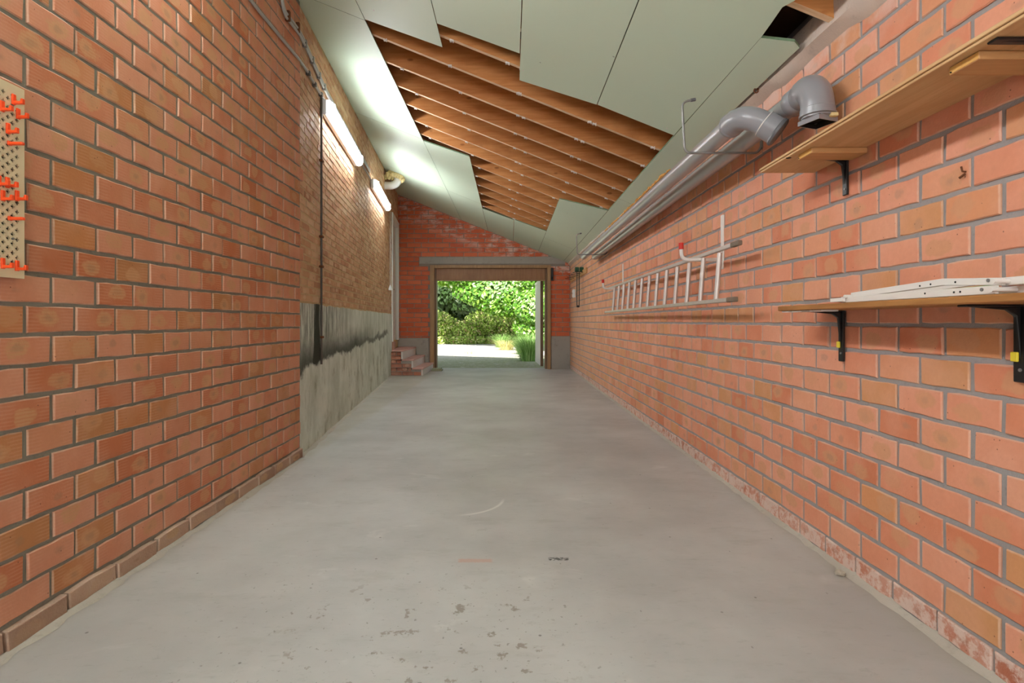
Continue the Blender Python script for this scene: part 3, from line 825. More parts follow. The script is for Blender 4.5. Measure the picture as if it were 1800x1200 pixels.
d2 = struct(empty('door_2', (wo.matrix_basis @ Vector(((xd0 + xd1) / 2, 0, 0.62)))), 'tall white door at the head of the brick steps', 'door')
d2.rotation_euler = (0, 0, -math.pi / 2 + ang)
hw = (xd0 - xd1) / 2
MB().box(hw - 0.09, hw, -0.2, 0.03, 0.0, 2.44).build('jamb', 'white', d2, bevel=0.004)
MB().box(-hw, -hw + 0.09, -0.2, 0.03, 0.0, 2.44).build('jamb', 'white', d2, bevel=0.004)
MB().box(-hw + 0.09, hw - 0.09, -0.2, 0.03, 2.34, 2.44).build('head', 'white', d2, bevel=0.004)
lf2 = MB().box(-hw + 0.09, hw - 0.09, -0.15, -0.04, 0.0, 2.34).build('leaf', 'white', d2, bevel=0.003)
for za, zb in ((0.15, 0.85), (1.0, 2.2)):
    MB().box(-hw + 0.2, hw - 0.2, -0.045, -0.03, za, zb).build('panel', 'white', lf2, bevel=0.008)
h_ = MB().tube([(hw - 0.16, -0.03, 1.0), (hw - 0.16, 0.02, 1.0), (hw - 0.26, 0.025, 1.0)], 0.009, 8).build('handle', 'steel', lf2, smooth=True)

# brick steps below it
st = thing('brick_steps', 'three brick steps with limed risers climbing to the white door', 'steps', (-1.95, 10.7, 0))
sx, sz = [-1.62, -1.80, -1.99], [0.142, 0.303, 0.474]
def ST(x): return x + 1.95
for k in range(3):
    zlo = 0 if k == 0 else sz[k - 1]
    MB().prism([(ST(-2.195 if k == 2 else sx[k + 1] - 0.02), -0.70, sz[k] - 0.03), (ST(sx[k] + 0.012), -0.70, sz[k] - 0.03), (ST(sx[k] + 0.012), 0.67, sz[k] - 0.03), (ST(-2.34 if k == 2 else sx[k + 1] - 0.02), 0.67, sz[k] - 0.03)], (0, 0, 0.03)).build('tread', 'tread', st, bevel=0.005)
    MB().box(ST(sx[k] - 0.03), ST(sx[k]), -0.69, 0.67, zlo, sz[k] - 0.031).build('riser', 'riser', st)
core = MB()
for k in range(3):
    core.prism([(ST(-2.205), -0.68, 0.001 if k == 0 else sz[k - 1]), (ST(sx[k] - 0.03), -0.68, 0.001 if k == 0 else sz[k - 1]), (ST(sx[k] - 0.03), 0.67, 0.001 if k == 0 else sz[k - 1]), (ST(-2.345), 0.67, 0.001 if k == 0 else sz[k - 1])], (0, 0, sz[k] - 0.032 - (0.001 if k == 0 else sz[k - 1])))
core.build('core', 'render', st)
rs = random.Random(4)
for row in range(6):
    z = 0.006 + row * 0.0735
    k = 0 if z + 0.06 < sz[0] - 0.02 else 1 if z + 0.06 < sz[1] - 0.02 else 2
    x = -2.21 - (0.1 if row % 2 else 0)
    while x < sx[k] - 0.06:
        a, b = max(x, -2.21), min(x + 0.2, sx[k] - 0.034)
        if b - a > 0.03:
            hh = min(0.064, sz[k] - 0.034 - z)
            vs, fs, uv = brick_shape(b - a, hh, 0.02, 0.003, rs)
            o = MB().add(vs, fs, 0, uv).build('brick', 'brick_step', st)
            o.location = (ST((a + b) / 2), -0.688 - rs.uniform(0, 0.004), z + hh / 2)
        x += 0.211
# brick cheek under the door frame's near jamb
o = MB().box(ST(-2.24), ST(-2.19), -0.52, -0.40, 0.475, 0.618).build('sill_brick', 'brick_step', st, bevel=0.004)

# ------------------------------------------------------------------ outdoors
gr = MB().prism([(-14, 11.66, -0.03), (10, 11.66, -0.03), (10, 45, -0.03), (-14, 45, -0.03)], (0, 0, -0.3)).build('ground', 'gravel')
struct(gr, 'gravel yard outside the doorway, shaded near and sunlit beyond', 'ground')

def leaves(name, mat, pts, size, parent=None, up=0.35, seed=1, toward=(0, -1, 0.6), long=1.6):
    """one mesh of folded pointed leaves at the given points"""
    rg = np.random.default_rng(seed)
    n = len(pts); pts = np.asarray(pts, dtype=float)
    nrm = rg.normal(size=(n, 3)) + np.array(toward) * up * 3
    nrm /= np.linalg.norm(nrm, axis=1)[:, None]
    t = rg.normal(size=(n, 3)) + np.array([0, -0.3, -0.5])
    t -= nrm * (t * nrm).sum(1)[:, None]; t /= np.linalg.norm(t, axis=1)[:, None]
    b = np.cross(nrm, t)
    s = size * rg.uniform(0.55, 1.25, n)[:, None]
    A = pts - t * s * long / 2; B = pts + t * s * long / 2
    L = pts + b * s * 0.45 + nrm * s * 0.12; Rr = pts - b * s * 0.45 + nrm * s * 0.12
    v = np.stack([A, L, B, Rr], 1).reshape(-1, 3)
    k = np.arange(n) * 4
    tri = np.stack([np.stack([k, k + 2, k + 1], 1), np.stack([k, k + 3, k + 2], 1)], 1).reshape(-1, 3)
    me = bpy.data.meshes.new(name)
    me.vertices.add(len(v)); me.vertices.foreach_set('co', v.ravel())
    me.loops.add(tri.size); me.loops.foreach_set('vertex_index', tri.ravel().astype(np.int32))
    me.polygons.add(len(tri)); me.polygons.foreach_set('loop_start', np.arange(0, tri.size, 3, dtype=np.int32))
    me.polygons.foreach_set('loop_total', np.full(len(tri), 3, dtype=np.int32))
    me.update(calc_edges=True); me.validate()
    me.materials.append(MAT[mat])
    o = bpy.data.objects.new(name, me); C.objects.link(o)
    if parent: o.parent = parent
    o['kind'] = 'stuff'
    return o
def blob(rg, n, c, r, hollow=0.5):
    p = rg.normal(size=(n, 3)); p /= np.linalg.norm(p, axis=1)[:, None]
    return p * (hollow + (1 - hollow) * rg.random(n) ** 0.6)[:, None] * np.array(r) + np.array(c)
rg = np.random.default_rng(5)
def tree(label, x, y, trunk_h, trunk_r, clumps, n, size, mat, seed, cat='tree', name='tree', lean=0.0):
    t = thing(name, label, cat, (x, y, -0.03))
    rs = random.Random(seed); rg = np.random.default_rng(seed)
    mb = MB(); top = Vector((lean, 0, trunk_h))
    mb.tube([(0, 0, -0.05), (lean * 0.3, 0, trunk_h * 0.5), top], [trunk_r * 1.3, trunk_r, trunk_r * 0.7], 10)
    mb.build('trunk', 'bark', t, smooth=True)
    pts = []
    for c, r, fr in clumps:
        mb = MB(); e = Vector(c)
        mb.tube([top * 0.8, (top * 0.8 + e) / 2 + Vector((0, 0, 0.15)), e], [trunk_r * 0.5, trunk_r * 0.3, trunk_r * 0.12], 6)
        mb.build('branch', 'bark', t, smooth=True)
        pts.append(blob(rg, int(n * fr), c, r))
    leaves('foliage', mat, np.concatenate(pts), size, t, 0.4, seed)
    return t
# sunlit broad-leaved tree hanging over the yard
tree('broad leaved tree with bright leaves hanging over the gravel yard', 0.6, 22.6, 3.0, 0.16,
     [((-1.0, -0.9, 2.3), (2.0, 0.9, 0.75), 1.1), ((-2.5, -0.9, 2.95), (1.5, 0.9, 0.62), 0.8), ((0.8, -1.2, 2.3), (1.4, 0.9, 0.8), 0.8), ((-0.5, -1.1, 1.75), (1.5, 0.7, 0.55), 0.8), ((-2.0, -0.4, 4.0), (3.0, 1.2, 1.0), 1.0), ((1.0, -0.6, 3.8), (1.6, 1.2, 0.9), 0.8)],
     3800, 0.115, 'leaf_tree', 21)
tree('tall shrub of large light green leaves beside the open door leaf', 0.95, 18.6, 1.6, 0.05,
     [((-0.15, -0.3, 1.55), (0.7, 0.6, 0.6), 1.0), ((-0.1, 0.1, 0.9), (0.75, 0.6, 0.6), 1.0), ((0.0, 0.3, 2.4), (0.8, 0.6, 0.5), 0.8), ((0.6, 0.2, 1.6), (0.7, 0.6, 0.9), 0.9)],
     2200, 0.085, 'leaf_tree', 23, 'shrub', 'shrub')
# clipped-looking hedge behind the yard
hd = thing('hedge', 'rough sunlit hedge along the far side of the gravel yard', 'hedge', (-2.5, 25.6, -0.03))
pts = []
for i in range(26):
    c = (-5.2 + i * 0.43 + rg.uniform(-0.2, 0.2), rg.uniform(-0.3, 0.5), rg.uniform(0.45, 1.0))
    pts.append(blob(rg, 1900, c, (0.7, 0.7, 0.62), 0.3))
for i in range(30):                                 # low plants along its foot
    pts.append(blob(rg, 500, (-5.3 + i * 0.33 + rg.uniform(-0.1, 0.1), -0.75 + rg.uniform(-0.15, 0.15), 0.14), (0.35, 0.3, 0.22), 0.2))
leaves('foliage', 'leaf_hedge', np.concatenate(pts), 0.085, hd, 0.4, 6)
mb = MB()
for i in range(30): mb.tube([(-5.2 + i * 0.37, 0.2, -0.02), (-5.1 + i * 0.37 + rg.uniform(-0.2, 0.2), 0.2, 1.1)], [0.03, 0.012], 5)
mb.build('stems', 'bark', hd)['kind'] = 'stuff'
# woodland behind the hedge
for k, (x, y, hgt, rad) in enumerate([(-7.5, 29.5, 6.0, 0.3), (-4.6, 31.0, 6.5, 0.26), (-1.8, 30.2, 6.3, 0.22), (0.9, 31.0, 6.0, 0.25), (3.8, 29.6, 6.0, 0.3)]):
    lab = ['dark tree at the left end of the wood behind the hedge', 'dark trunked tree second from left in the wood behind the hedge', 'middle dark tree of the wood behind the hedge',
           'fourth dark tree of the wood, behind the bright tree', 'dark tree at right end of the wood, behind the tall shrub'][k]
    t = tree(lab, x, y, hgt, rad, [((0, -0.5, 2.9), (2.2, 1.4, 1.6), 1.0), ((0.4, 0.6, 5.0), (2.6, 1.8, 2.0), 1.0), ((-0.5, 1.2, 1.2), (2.0, 1.0, 1.4), 0.8)], 3000, 0.2, 'leaf_back', 40 + k)
    t['group'] = 'trees of the wood behind the hedge'
# grasses at the right edge of the yard
def tuft(label, x, y, h, n, mat, spread, seed, cat='grass', name='ornamental_grass'):
    rs = random.Random(seed); mb = MB()
    for i in range(n):
        a = rs.uniform(0, 2 * math.pi); L = h * rs.uniform(0.6, 1.1); o_ = spread * rs.uniform(0.5, 1.2)
        r0 = rs.uniform(0, 0.26)
        px_, py_ = math.cos(a), math.sin(a); wd = rs.uniform(0.003, 0.007)
        P = []
        for j in range(5):
            t = j / 4
            rad = r0 + o_ * t ** 1.5; z = L * (t - 0.42 * t ** 3)
            wj = wd * (1 - t * 0.85)
            P += [(px_ * rad - py_ * wj, py_ * rad + px_ * wj, z), (px_ * rad + py_ * wj, py_ * rad - px_ * wj, z)]
        mb.add(P, [(2 * j, 2 * j + 1, 2 * j + 3, 2 * j + 2) for j in range(4)])
    o = mb.build(name, mat, None, loc=(x, y, -0.035))
    tag(o, label, cat, 'grass tufts beside the open door leaf'); return o
tuft('arching green grass tuft nearest the open door leaf', 0.50, 14.2, 1.0, 900, 'blade', 0.5, 1)
tuft('arching green grass tuft behind the one by the door leaf', 0.62, 15.5, 1.15, 900, 'blade', 0.55, 2)
tuft('third green grass tuft, farthest back along the yard edge', 0.45, 17.0, 0.9, 600, 'blade', 0.55, 3)
tuft('straw coloured dry grass tuft left of the green tufts', -0.15, 19.6, 0.6, 420, 'blade_dry', 0.6, 4)
tuft('small pale green grass tuft before the hedge', -0.35, 21.6, 0.9, 420, 'blade', 0.55, 5)
o = tuft('small dark weed standing alone on the sunlit gravel', -1.25, 17.3, 0.28, 26, 'blade', 0.22, 6, 'weed', 'weed')
del o['group']

# ------------------------------------------------------------------ lamps on the left wall
def lamp(label, root_m, x, z, length, first=True):
    """batten lamp on a left wall; x = local position of its near end, wall frame root_m (y into the room)"""
    e = thing('fluorescent_lamp', label, 'lamp', (0, 0, 0), 'fluorescent lamps on the left wall')
    e.matrix_basis = root_m @ Matrix.Translation((x - length / 2, 0, z))
    h = length / 2
    MB().box(-h, h, 0.012, 0.055, -0.065, 0.065).build('housing', 'lamp_body', e, bevel=0.008)
    prof = [(0.056, -0.062), (0.085, -0.06), (0.105, -0.042), (0.112, 0.0), (0.105, 0.042), (0.085, 0.06), (0.056, 0.062)]
    df = MB().prism([(-h + 0.012, a, b) for a, b in prof], (2 * h - 0.024, 0, 0)).build('diffuser', ['glow', 'lamp_body'], e)
    for pl in df.data.polygons:                    # the upper flanks of the cover are opaque
        if pl.normal.z > 0.4: pl.material_index = 1
    for sgn in (-1, 1):
        x0 = sgn * h
        MB().prism([(x0 - sgn * 0.0115, a, b) for a, b in prof], (sgn * 0.010, 0, 0)).build('end_cap', 'lit_end', e)
        for zz in (-0.03, 0.03):
            MB().box(x0 - sgn * 0.04, x0 - sgn * 0.075, 0.103, 0.124, zz - 0.012, zz + 0.012).build('clip', 'lamp_body', df, bevel=0.003)
    return e
lamp('lit fluorescent batten beside the dark upright conduit, nearer of the two seen', wo.matrix_basis, -0.68, 2.85, 1.58)
lamp('lit fluorescent batten farther along the old brick wall, before the white door', wo.matrix_basis, -3.52, 2.91, 1.56)
lamp('added unseen fluorescent batten high on block wall, first one outside the picture', wl.matrix_basis, -0.9, 2.85, 1.58)  # unseen lamp added to brighten the near part of the room
lamp('added unseen fluorescent batten high on block wall behind the viewpoint', wl.matrix_basis, 1.9, 2.85, 1.58)  # also added out of view, to even out the light

# conduits
def clips(mb, pts, k, r, nrm):
    for p in pts:
        p = Vector(p); mb.box(p.x - r, p.x + r, p.y - 0.008, p.y + 0.008, p.z - r, p.z + r)
e = thing('vertical_conduit', 'dark conduit running down old brick wall over the stained plinth', 'conduit', on_old(565, 640, 0.02))
p0, p1 = local(e, on_old(565, 640, 0.02)), local(e, on_old(566, 165, 0.02))
p0.x = p1.x = 0; p0.y = p1.y = 0
MB().tube([p0, p1], 0.0095, 10).build('pipe', 'conduit_dark', e, smooth=True)
for fz in (0.10, 0.36, 0.47, 0.75):
    z = p0.z + (p1.z - p0.z) * fz
    MB().box(-0.014, 0.016, -0.022, 0.022, z - 0.01, z + 0.01).build('clip', 'rust', e, bevel=0.003)
e = thing('conduit_pair', 'pair of grey conduits clipped along the wall above the lamps', 'conduit', on_block(497, 10, 0.02))
rt = [on_block(494, -10, 0.025), on_block(499, 25, 0.025), on_block(517, 48, 0.025), on_old(530, 66, 0.025), on_old(573, 163, 0.02), on_old(650, 302, 0.02)]
for dz in (0.0, 0.028):
    MB().tube(fillet([local(e, p + Vector((0, 0, dz))) for p in rt], 0.12), 0.0095, 8).build('pipe', 'conduit', e, smooth=True)
for px_, py_ in ((505, 32), (522, 52)):
    p = local(e, (on_block if px_ < 520 else on_old)(px_, py_, 0.02)); MB().box(p.x - 0.012, p.x + 0.02, p.y - 0.012, p.y + 0.012, p.z - 0.02, p.z + 0.05).build('clip', 'rust', e, bevel=0.003)
for px_, py_ in ((535, 78), (548, 107), (560, 134), (569, 154)):
    p = local(e, on_old(px_, py_, 0.018)); MB().box(p.x - 0.012, p.x + 0.02, p.y - 0.012, p.y + 0.012, p.z - 0.022, p.z + 0.034).build('clip', 'steel', e, bevel=0.003)
e = thing('lamp_conduit', 'single grey conduit bending down to the nearer lamp', 'conduit', on_block(450, 13, 0.02))
rt = [on_block(415, -35, 0.02), on_block(450, 13, 0.02), on_block(518, 95, 0.02), on_old(536, 118, 0.02), on_old(560, 160, 0.02), on_old(573, 181, 0.03)]
MB().tube(fillet([local(e, p) for p in rt], 0.1), 0.0105, 8).build('pipe', 'conduit', e, smooth=True)
for px_, py_ in ((541, 128), (552, 148), (563, 165)):
    p = local(e, on_old(px_, py_, 0.018)); MB().box(p.x - 0.012, p.x + 0.02, p.y - 0.014, p.y + 0.014, p.z - 0.02, p.z + 0.014).build('clip', 'conduit_dark', e, bevel=0.003)
e = thing('link_conduit', 'short grey conduit between the two lit lamps', 'conduit', on_old(640, 292, 0.02))
MB().tube([local(e, on_old(636, 288, 0.02)), local(e, on_old(656, 322, 0.02))], 0.009, 8).build('pipe', 'conduit', e, smooth=True)
# pull cord
e = thing('pull_cord', 'white light pull cord hanging beside the white door', 'cord', on_old(686, 510, 0.03))
pz = on_old(686, 372, 0.03).z - on_old(686, 510, 0.03).z
MB().tube([(0, 0, 0.07), (0, 0, pz)], 0.004, 6).build('cord', 'white', e, smooth=True)
MB().tube([(0, 0, 0), (0, 0, 0.02), (0, 0, 0.07), (0, 0, 0.10)], [0.036, 0.036, 0.016, 0.005], 12).build('pull', 'white', e, smooth=True)
# vent elbow through the ceiling
ve = Vector((xo(9.15), 9.15, 3.30))
e = thing('vent_elbow', 'white vent elbow with yellow foam collar where it enters the ceiling', 'vent', ve)
ctr = (0.10, 0, 0.13)
MB().tube([(0.0, 0, 0)] + arc(ctr, (0, 0, -1), (1, 0, 0), 0.13, 0, math.pi / 2, 9) + [(0.23, 0, 0.17)], 0.065, 16).build('elbow', 'white', e, smooth=True)
rs = random.Random(3); fm = MB()
for i in range(16):
    a = i / 16 * 2 * math.pi
    c = Vector((0.20 + 0.10 * math.cos(a), 0.09 * math.sin(a), 0.115 + 0.045 * math.cos(a) * -1 + rs.uniform(-0.015, 0.015)))
    fm.tube([c, c + Vector((rs.uniform(-0.02, 0.02), rs.uniform(-0.02, 0.02), 0.04)), c + Vector((0, 0, 0.075))], [0.03, 0.045 * rs.uniform(0.8, 1.2), 0.03], 7)
for i in range(6):
    c = Vector((0.02 + 0.02 * i, rs.uniform(-0.08, 0.05), 0.09 + rs.uniform(0, 0.04)))
    fm.tube([c, c + Vector((0.01, 0.01, 0.05)), c + Vector((0.0, 0, 0.09))], [0.02, 0.04, 0.03], 7)
o = fm.build('foam_collar', 'foam', e, smooth=True); o['label'] = 'crumbly yellow foam'

# ------------------------------------------------------------------ pegboard on the left wall
PX = -1.503                                     # its front face
pb = thing('pegboard', 'cream pegboard with plus shaped holes on the left block wall', 'pegboard', (PX, 1.672, 1.132), None, -math.pi / 2)
# local x runs towards the camera, local y into the room; front face at y = 0
PW, PH, pt = 0.40, 0.584, 0.006
cwid, cp, arm, th_ = 0.0149, 0.0279, 0.0064, 0.0026
mb = MB()
def rect(x0, x1, z0, z1):
    mb.add([(x0, 0, z0), (x1, 0, z0), (x1, 0, z1), (x0, 0, z1)], [(3, 2, 1, 0)])
margin = 0.0175
ncol = int((PW - 2 * margin) / cwid)
x0 = margin
rect(0, margin, 0, PH); rect(margin + ncol * cwid, PW, 0, PH)
for ccol in range(ncol):
    xa = x0 + ccol * cwid; xc = xa + cwid / 2; xb = xa + cwid
    z = 0.020 + (0.5 * cp if ccol % 2 else 0.0)
    rect(xa, xb, 0, z)
    while z + cp < PH - 0.008:
        zc = z + cp / 2; a_ = arm * 1.05; t_ = th_
        plus = [(-t_, -a_), (t_, -a_), (t_, -t_), (arm, -t_), (arm, t_), (t_, t_), (t_, a_), (-t_, a_), (-t_, t_), (-arm, t_), (-arm, -t_), (-t_, -t_)]
        P = [(xc + p, 0, zc + q) for p, q in plus]
        B = [(xc + p, -pt, zc + q) for p, q in plus]
        O = [(xa, 0, z), (xb, 0, z), (xb, 0, zc), (xb, 0, z + cp), (xa, 0, z + cp), (xa, 0, zc)]
        k = 12
        fs = [(k + 1, k + 0, 0, 1), (k + 2, k + 1, 1, 2), (k + 2, 2, 3), (k + 2, 3, 4), (k + 2, 4, 5), (k + 3, k + 2, 5, 6), (k + 4, k + 3, 6, 7), (k + 5, k + 4, 7, 8), (k + 5, 8, 9), (k + 5, 9, 10), (k + 5, 10, 11), (k + 0, k + 5, 11, 0)]
        fs += [(i, (i + 1) % 12, 18 + (i + 1) % 12, 18 + i) for i in range(12)]
        mb.add(P + O + B, fs)
        z += cp
    rect(xa, xb, z, PH)
# edges
mb.add([(0, 0, 0), (PW, 0, 0), (PW, -pt, 0), (0, -pt, 0), (0, 0, PH), (PW, 0, PH), (PW, -pt, PH), (0, -pt, PH)], [(0, 1, 2, 3), (4, 7, 6, 5), (0, 3, 7, 4), (1, 5, 6, 2)])
mb.build('board', 'peg', pb)
MB().box(0.004, PW - 0.004, -0.022, -0.020, 0.004, PH - 0.004).build('gap_shade', 'dark', pb)  # black sheet painting the shade of the gap seen through the holes
for zz in (0.04, PH - 0.04):
    MB().box(0.01, PW - 0.01, -0.030, -0.0225, zz - 0.015, zz + 0.015).build('batten', 'peg', pb)
for sx_, sz_ in ((0.04, 0.118), (0.04, 0.545)):
    MB().tube([(sx_, -0.001, sz_), (sx_, 0.003, sz_)], 0.004, 10).build('screw', 'steel', pb)
def hook(label, px, py, kind):
    p = on_x(px, py, PX)
    e = thing('pegboard_hook', label, 'hook', p, 'orange hooks on the pegboard', -math.pi / 2)
    if kind == 'L':
        MB().box(-0.006, 0.006, 0.0005, 0.007, -0.002, 0.030).build('back_plate', 'orange', e, bevel=0.0015)
        MB().prism([(-0.005, 0.005, 0.0), (-0.005, 0.034, 0.0), (-0.005, 0.034, 0.016), (-0.005, 0.028, 0.016), (-0.005, 0.026, 0.008), (-0.005, 0.005, 0.009)], (0.010, 0, 0)).build('prong', 'orange', e, bevel=0.0012)
    else:
        MB().box(-0.007, 0.007, 0.0005, 0.006, -0.006, 0.007).build('back_plate', 'orange', e, bevel=0.0015)
        MB().box(-0.006, 0.006, 0.005, 0.045, -0.005, 0.004).build('prong', 'orange', e, bevel=0.002)
for lab, px, py, kd in [
    ('topmost orange hook on the pegboard', 22, 183, 'L'), ('orange hook at the picture edge, just below the topmost hook', 2, 195, 'L'),
    ('orange hook nearest the upper right edge of the pegboard, second level', 30, 208, 'L'), ('orange hook alone above the upper flat peg', 12, 234, 'L'),
    ('upper of two flat orange pegs on the pegboard', 15, 252, 'P'), ('higher orange hook of the middle cluster, pointing outward', 11, 329, 'L'),
    ('orange hook of middle cluster half cut by the picture edge', -4, 326, 'L'), ('lower left orange hook of the middle cluster', 3, 352, 'L'),
    ('lower right orange hook of the middle cluster', 28, 352, 'L'), ('lower of two flat orange pegs, below the middle cluster', 16, 384, 'P'),
    ('left orange hook of the bottom pair', 3, 471, 'L'), ('right orange hook of the bottom pair, by the lower corner', 28, 475, 'L')]:
    hook(lab, px, py, kd)

# ------------------------------------------------------------------ pipes on the right wall
RP = 0.047
P1 = Vector((1.075, 0, 1.953)); P2 = Vector((1.245, 0, 1.957))
e = thing('drain_pipe', 'outer silver pipe ending in an elbow turned towards the wall', 'pipe', (P1.x, 2.60, P1.z), 'silver pipes under the ceiling')
MB().tube([(0, -0.04, 0), (0, 5.3, 0)], RP, 24).build('pipe', 'duct', e, smooth=True)
ed = Vector((0.74, -0.27, -0.62)).normalized(); rb = 0.105
st_ = Vector((0, -1, 0)); ax = (ed - st_ * ed.dot(st_)).normalized()
rb = 0.135; turn = math.acos(max(-1, min(1, ed.dot(st_))))
c0 = Vector((0, -0.03, 0)); cc = c0 + ax * rb
bend = [cc + (-ax * math.cos(turn * i / 10) + st_ * math.sin(turn * i / 10)) * rb for i in range(11)]
end = bend[-1]
el = MB().tube([c0 + Vector((0, 0.075, 0)), c0] + bend[1:] + [end + ed * 0.045], [0.056, 0.056] + [0.052] * 10 + [0.052], 28).build('elbow', 'pvc', e, smooth=True)
MB().tube([end - ed * 0.006, end - ed * 0.002, end + ed * 0.055, end + ed * 0.06], [0.053, 0.0600, 0.0600, 0.054], 28).build('socket', 'pvc', el, smooth=True)
MB().tube([end - ed * 0.008, end - ed * 0.006, end - ed * 0.003, end - ed * 0.001], [0.055, 0.0612, 0.0612, 0.055], 28).build('seam', 'white_metal', el, smooth=True)
MB().tube([end + ed * 0.054, end + ed * 0.060, end + ed * 0.070, end + ed * 0.076], [0.060, 0.0655, 0.0655, 0.058], 28).build('seal_ring', 'pvc_dark', el, smooth=True)
MB().tube([c0 + Vector((0, 0.07, 0)), c0 + Vector((0, 0.066, 0)), c0 + Vector((0, 0.052, 0)), c0 + Vector((0, 0.048, 0))], [0.056, 0.059, 0.059, 0.056], 28).build('seal_ring', 'pvc', el, smooth=True)

e = thing('drain_pipe', 'inner silver pipe ending in an elbow turned down to a square mouth', 'pipe', (P2.x, 2.40, P2.z), 'silver pipes under the ceiling')
MB().tube([(0, -0.04, 0), (0, 5.55, 0)], RP, 24).build('pipe', 'duct', e, smooth=True)
rb = 0.105; c0 = Vector((0, -0.105, 0)); ax = Vector((0, 0, -1)); ed = ax
bend = [c0 + ax * rb + (-ax * math.cos(math.pi / 2 * i / 12) + st_ * math.sin(math.pi / 2 * i / 12)) * rb for i in range(13)]
end = bend[-1]
bend = [q + Vector((0, 0, 0.016 * math.sin(math.pi * i / 12))) for i, q in enumerate(bend)]
el = MB().tube([c0 + Vector((0, 0.06, 0)), c0] + bend[1:] + [end + ed * 0.012], [0.052, 0.055] + [0.062] * 12 + [0.062], 28).build('elbow', 'pvc', e, smooth=True)
MB().tube([c0 + Vector((0, 0.085, 0)), c0 + Vector((0, 0.08, 0)), c0 + Vector((0, 0.03, 0)), c0 + Vector((0, 0.025, 0))], [0.054, 0.058, 0.058, 0.054], 28).build('socket', 'pvc', el, smooth=True)
MB().tube([end - ed * 0.012, end - ed * 0.008, end + ed * 0.012, end + ed * 0.014, end + ed * 0.022, end + ed * 0.024], [0.060, 0.0645, 0.0645, 0.0685, 0.0685, 0.062], 28).build('socket', 'pvc', el, smooth=True)
# round-to-square mouth
mb = MB(); n = 24; z0, z1, z2 = -0.022, -0.030, -0.052
ring = lambda z, f: [(end.x + f(2 * math.pi * i / n)[0], end.y + f(2 * math.pi * i / n)[1], end.z + z) for i in range(n)]
circ = lambda r: (lambda a: (r * math.cos(a), r * math.sin(a)))
def sq(h):
    def f(a):
        a2 = a; c_, s_ = math.cos(a2), math.sin(a2); k = h / max(abs(c_), abs(s_)); x, y = c_ * k, s_ * k
        r_ = math.radians(20); return (x * math.cos(r_) - y * math.sin(r_), x * math.sin(r_) + y * math.cos(r_))
    return f
V = ring(z0, circ(0.060)) + ring(z1, circ(0.060)) + ring(z1 - 0.004, sq(0.050)) + ring(z2, sq(0.050)) + ring(z2, sq(0.046)) + ring(z1, sq(0.046))
fs = [tuple(range(5 * n, 6 * n))]
for k in range(5):
    for i in range(n):
        j = (i + 1) % n
        fs.append((k * n + j, k * n + i, (k + 1) * n + i, (k + 1) * n + j))
mb.add(V, fs); mb.mi = [1 if (len(fs[i]) > 4 or i > 4 * n) else 0 for i in range(len(fs))]
mb.build('square_mouth', ['pvc', 'dark'], el)
MB().box(end.x + 0.02, end.x + 0.050, end.y - 0.060, end.y - 0.040, end.z - 0.040, end.z - 0.026).build('sticker', 'foam', el, bevel=0.002)

def pipe_hook(label, Y, Xl, top, Xw):
    e = thing('pipe_hook', label, 'hook', (Xw, Y, 1.90), 'rod hooks carrying the pipes')
    zr = -0.002
    pts = [(0.0, 0, 0.045), (-0.02, 0, zr), (Xl - Xw, 0, zr), (Xl - Xw - 0.015, 0, top), (Xl - Xw + 0.05, 0, top + 0.012)]
    MB().tube(fillet(pts, 0.035), 0.0065, 10).build('rod', 'steel', e, smooth=True)
    MB().tube([(Xl - Xw + 0.032, 0, top + 0.0085), (Xl - Xw + 0.056, 0, top + 0.013)], 0.009, 10).build('end_cap', 'pvc_dark', e, smooth=True)
    MB().box(-0.006, 0.010, -0.015, 0.015, 0.02, 0.07).build('wall_plate', 'steel', e, bevel=0.003)
pipe_hook('bent grey rod hook under the pipes, nearer one by the elbows', 2.88, 0.93, 0.27, xr(2.88) - 0.006)
pipe_hook('bent grey rod hook under the far ends of the pipes', 7.25, 0.90, 0.27, xr(7.25) - 0.006)
# eye bolt at the head of the wall
p = on_x(1331, 158, 1.285)
e = thing('eye_bolt', 'small rusty eye bolt at wall head above the outer elbow', 'bolt', p)
MB().tube(arc((-0.006, 0, -0.004), (1, 0, 0), (0, 0, 1), 0.011, 0, 2 * math.pi, 14), 0.0035, 6).build('eye', 'rust', e, smooth=True)
MB().tube([(0.004, 0, 0.004), (0.045, 0.002, 0.012)], 0.004, 6).build('shank', 'rust', e, smooth=True)

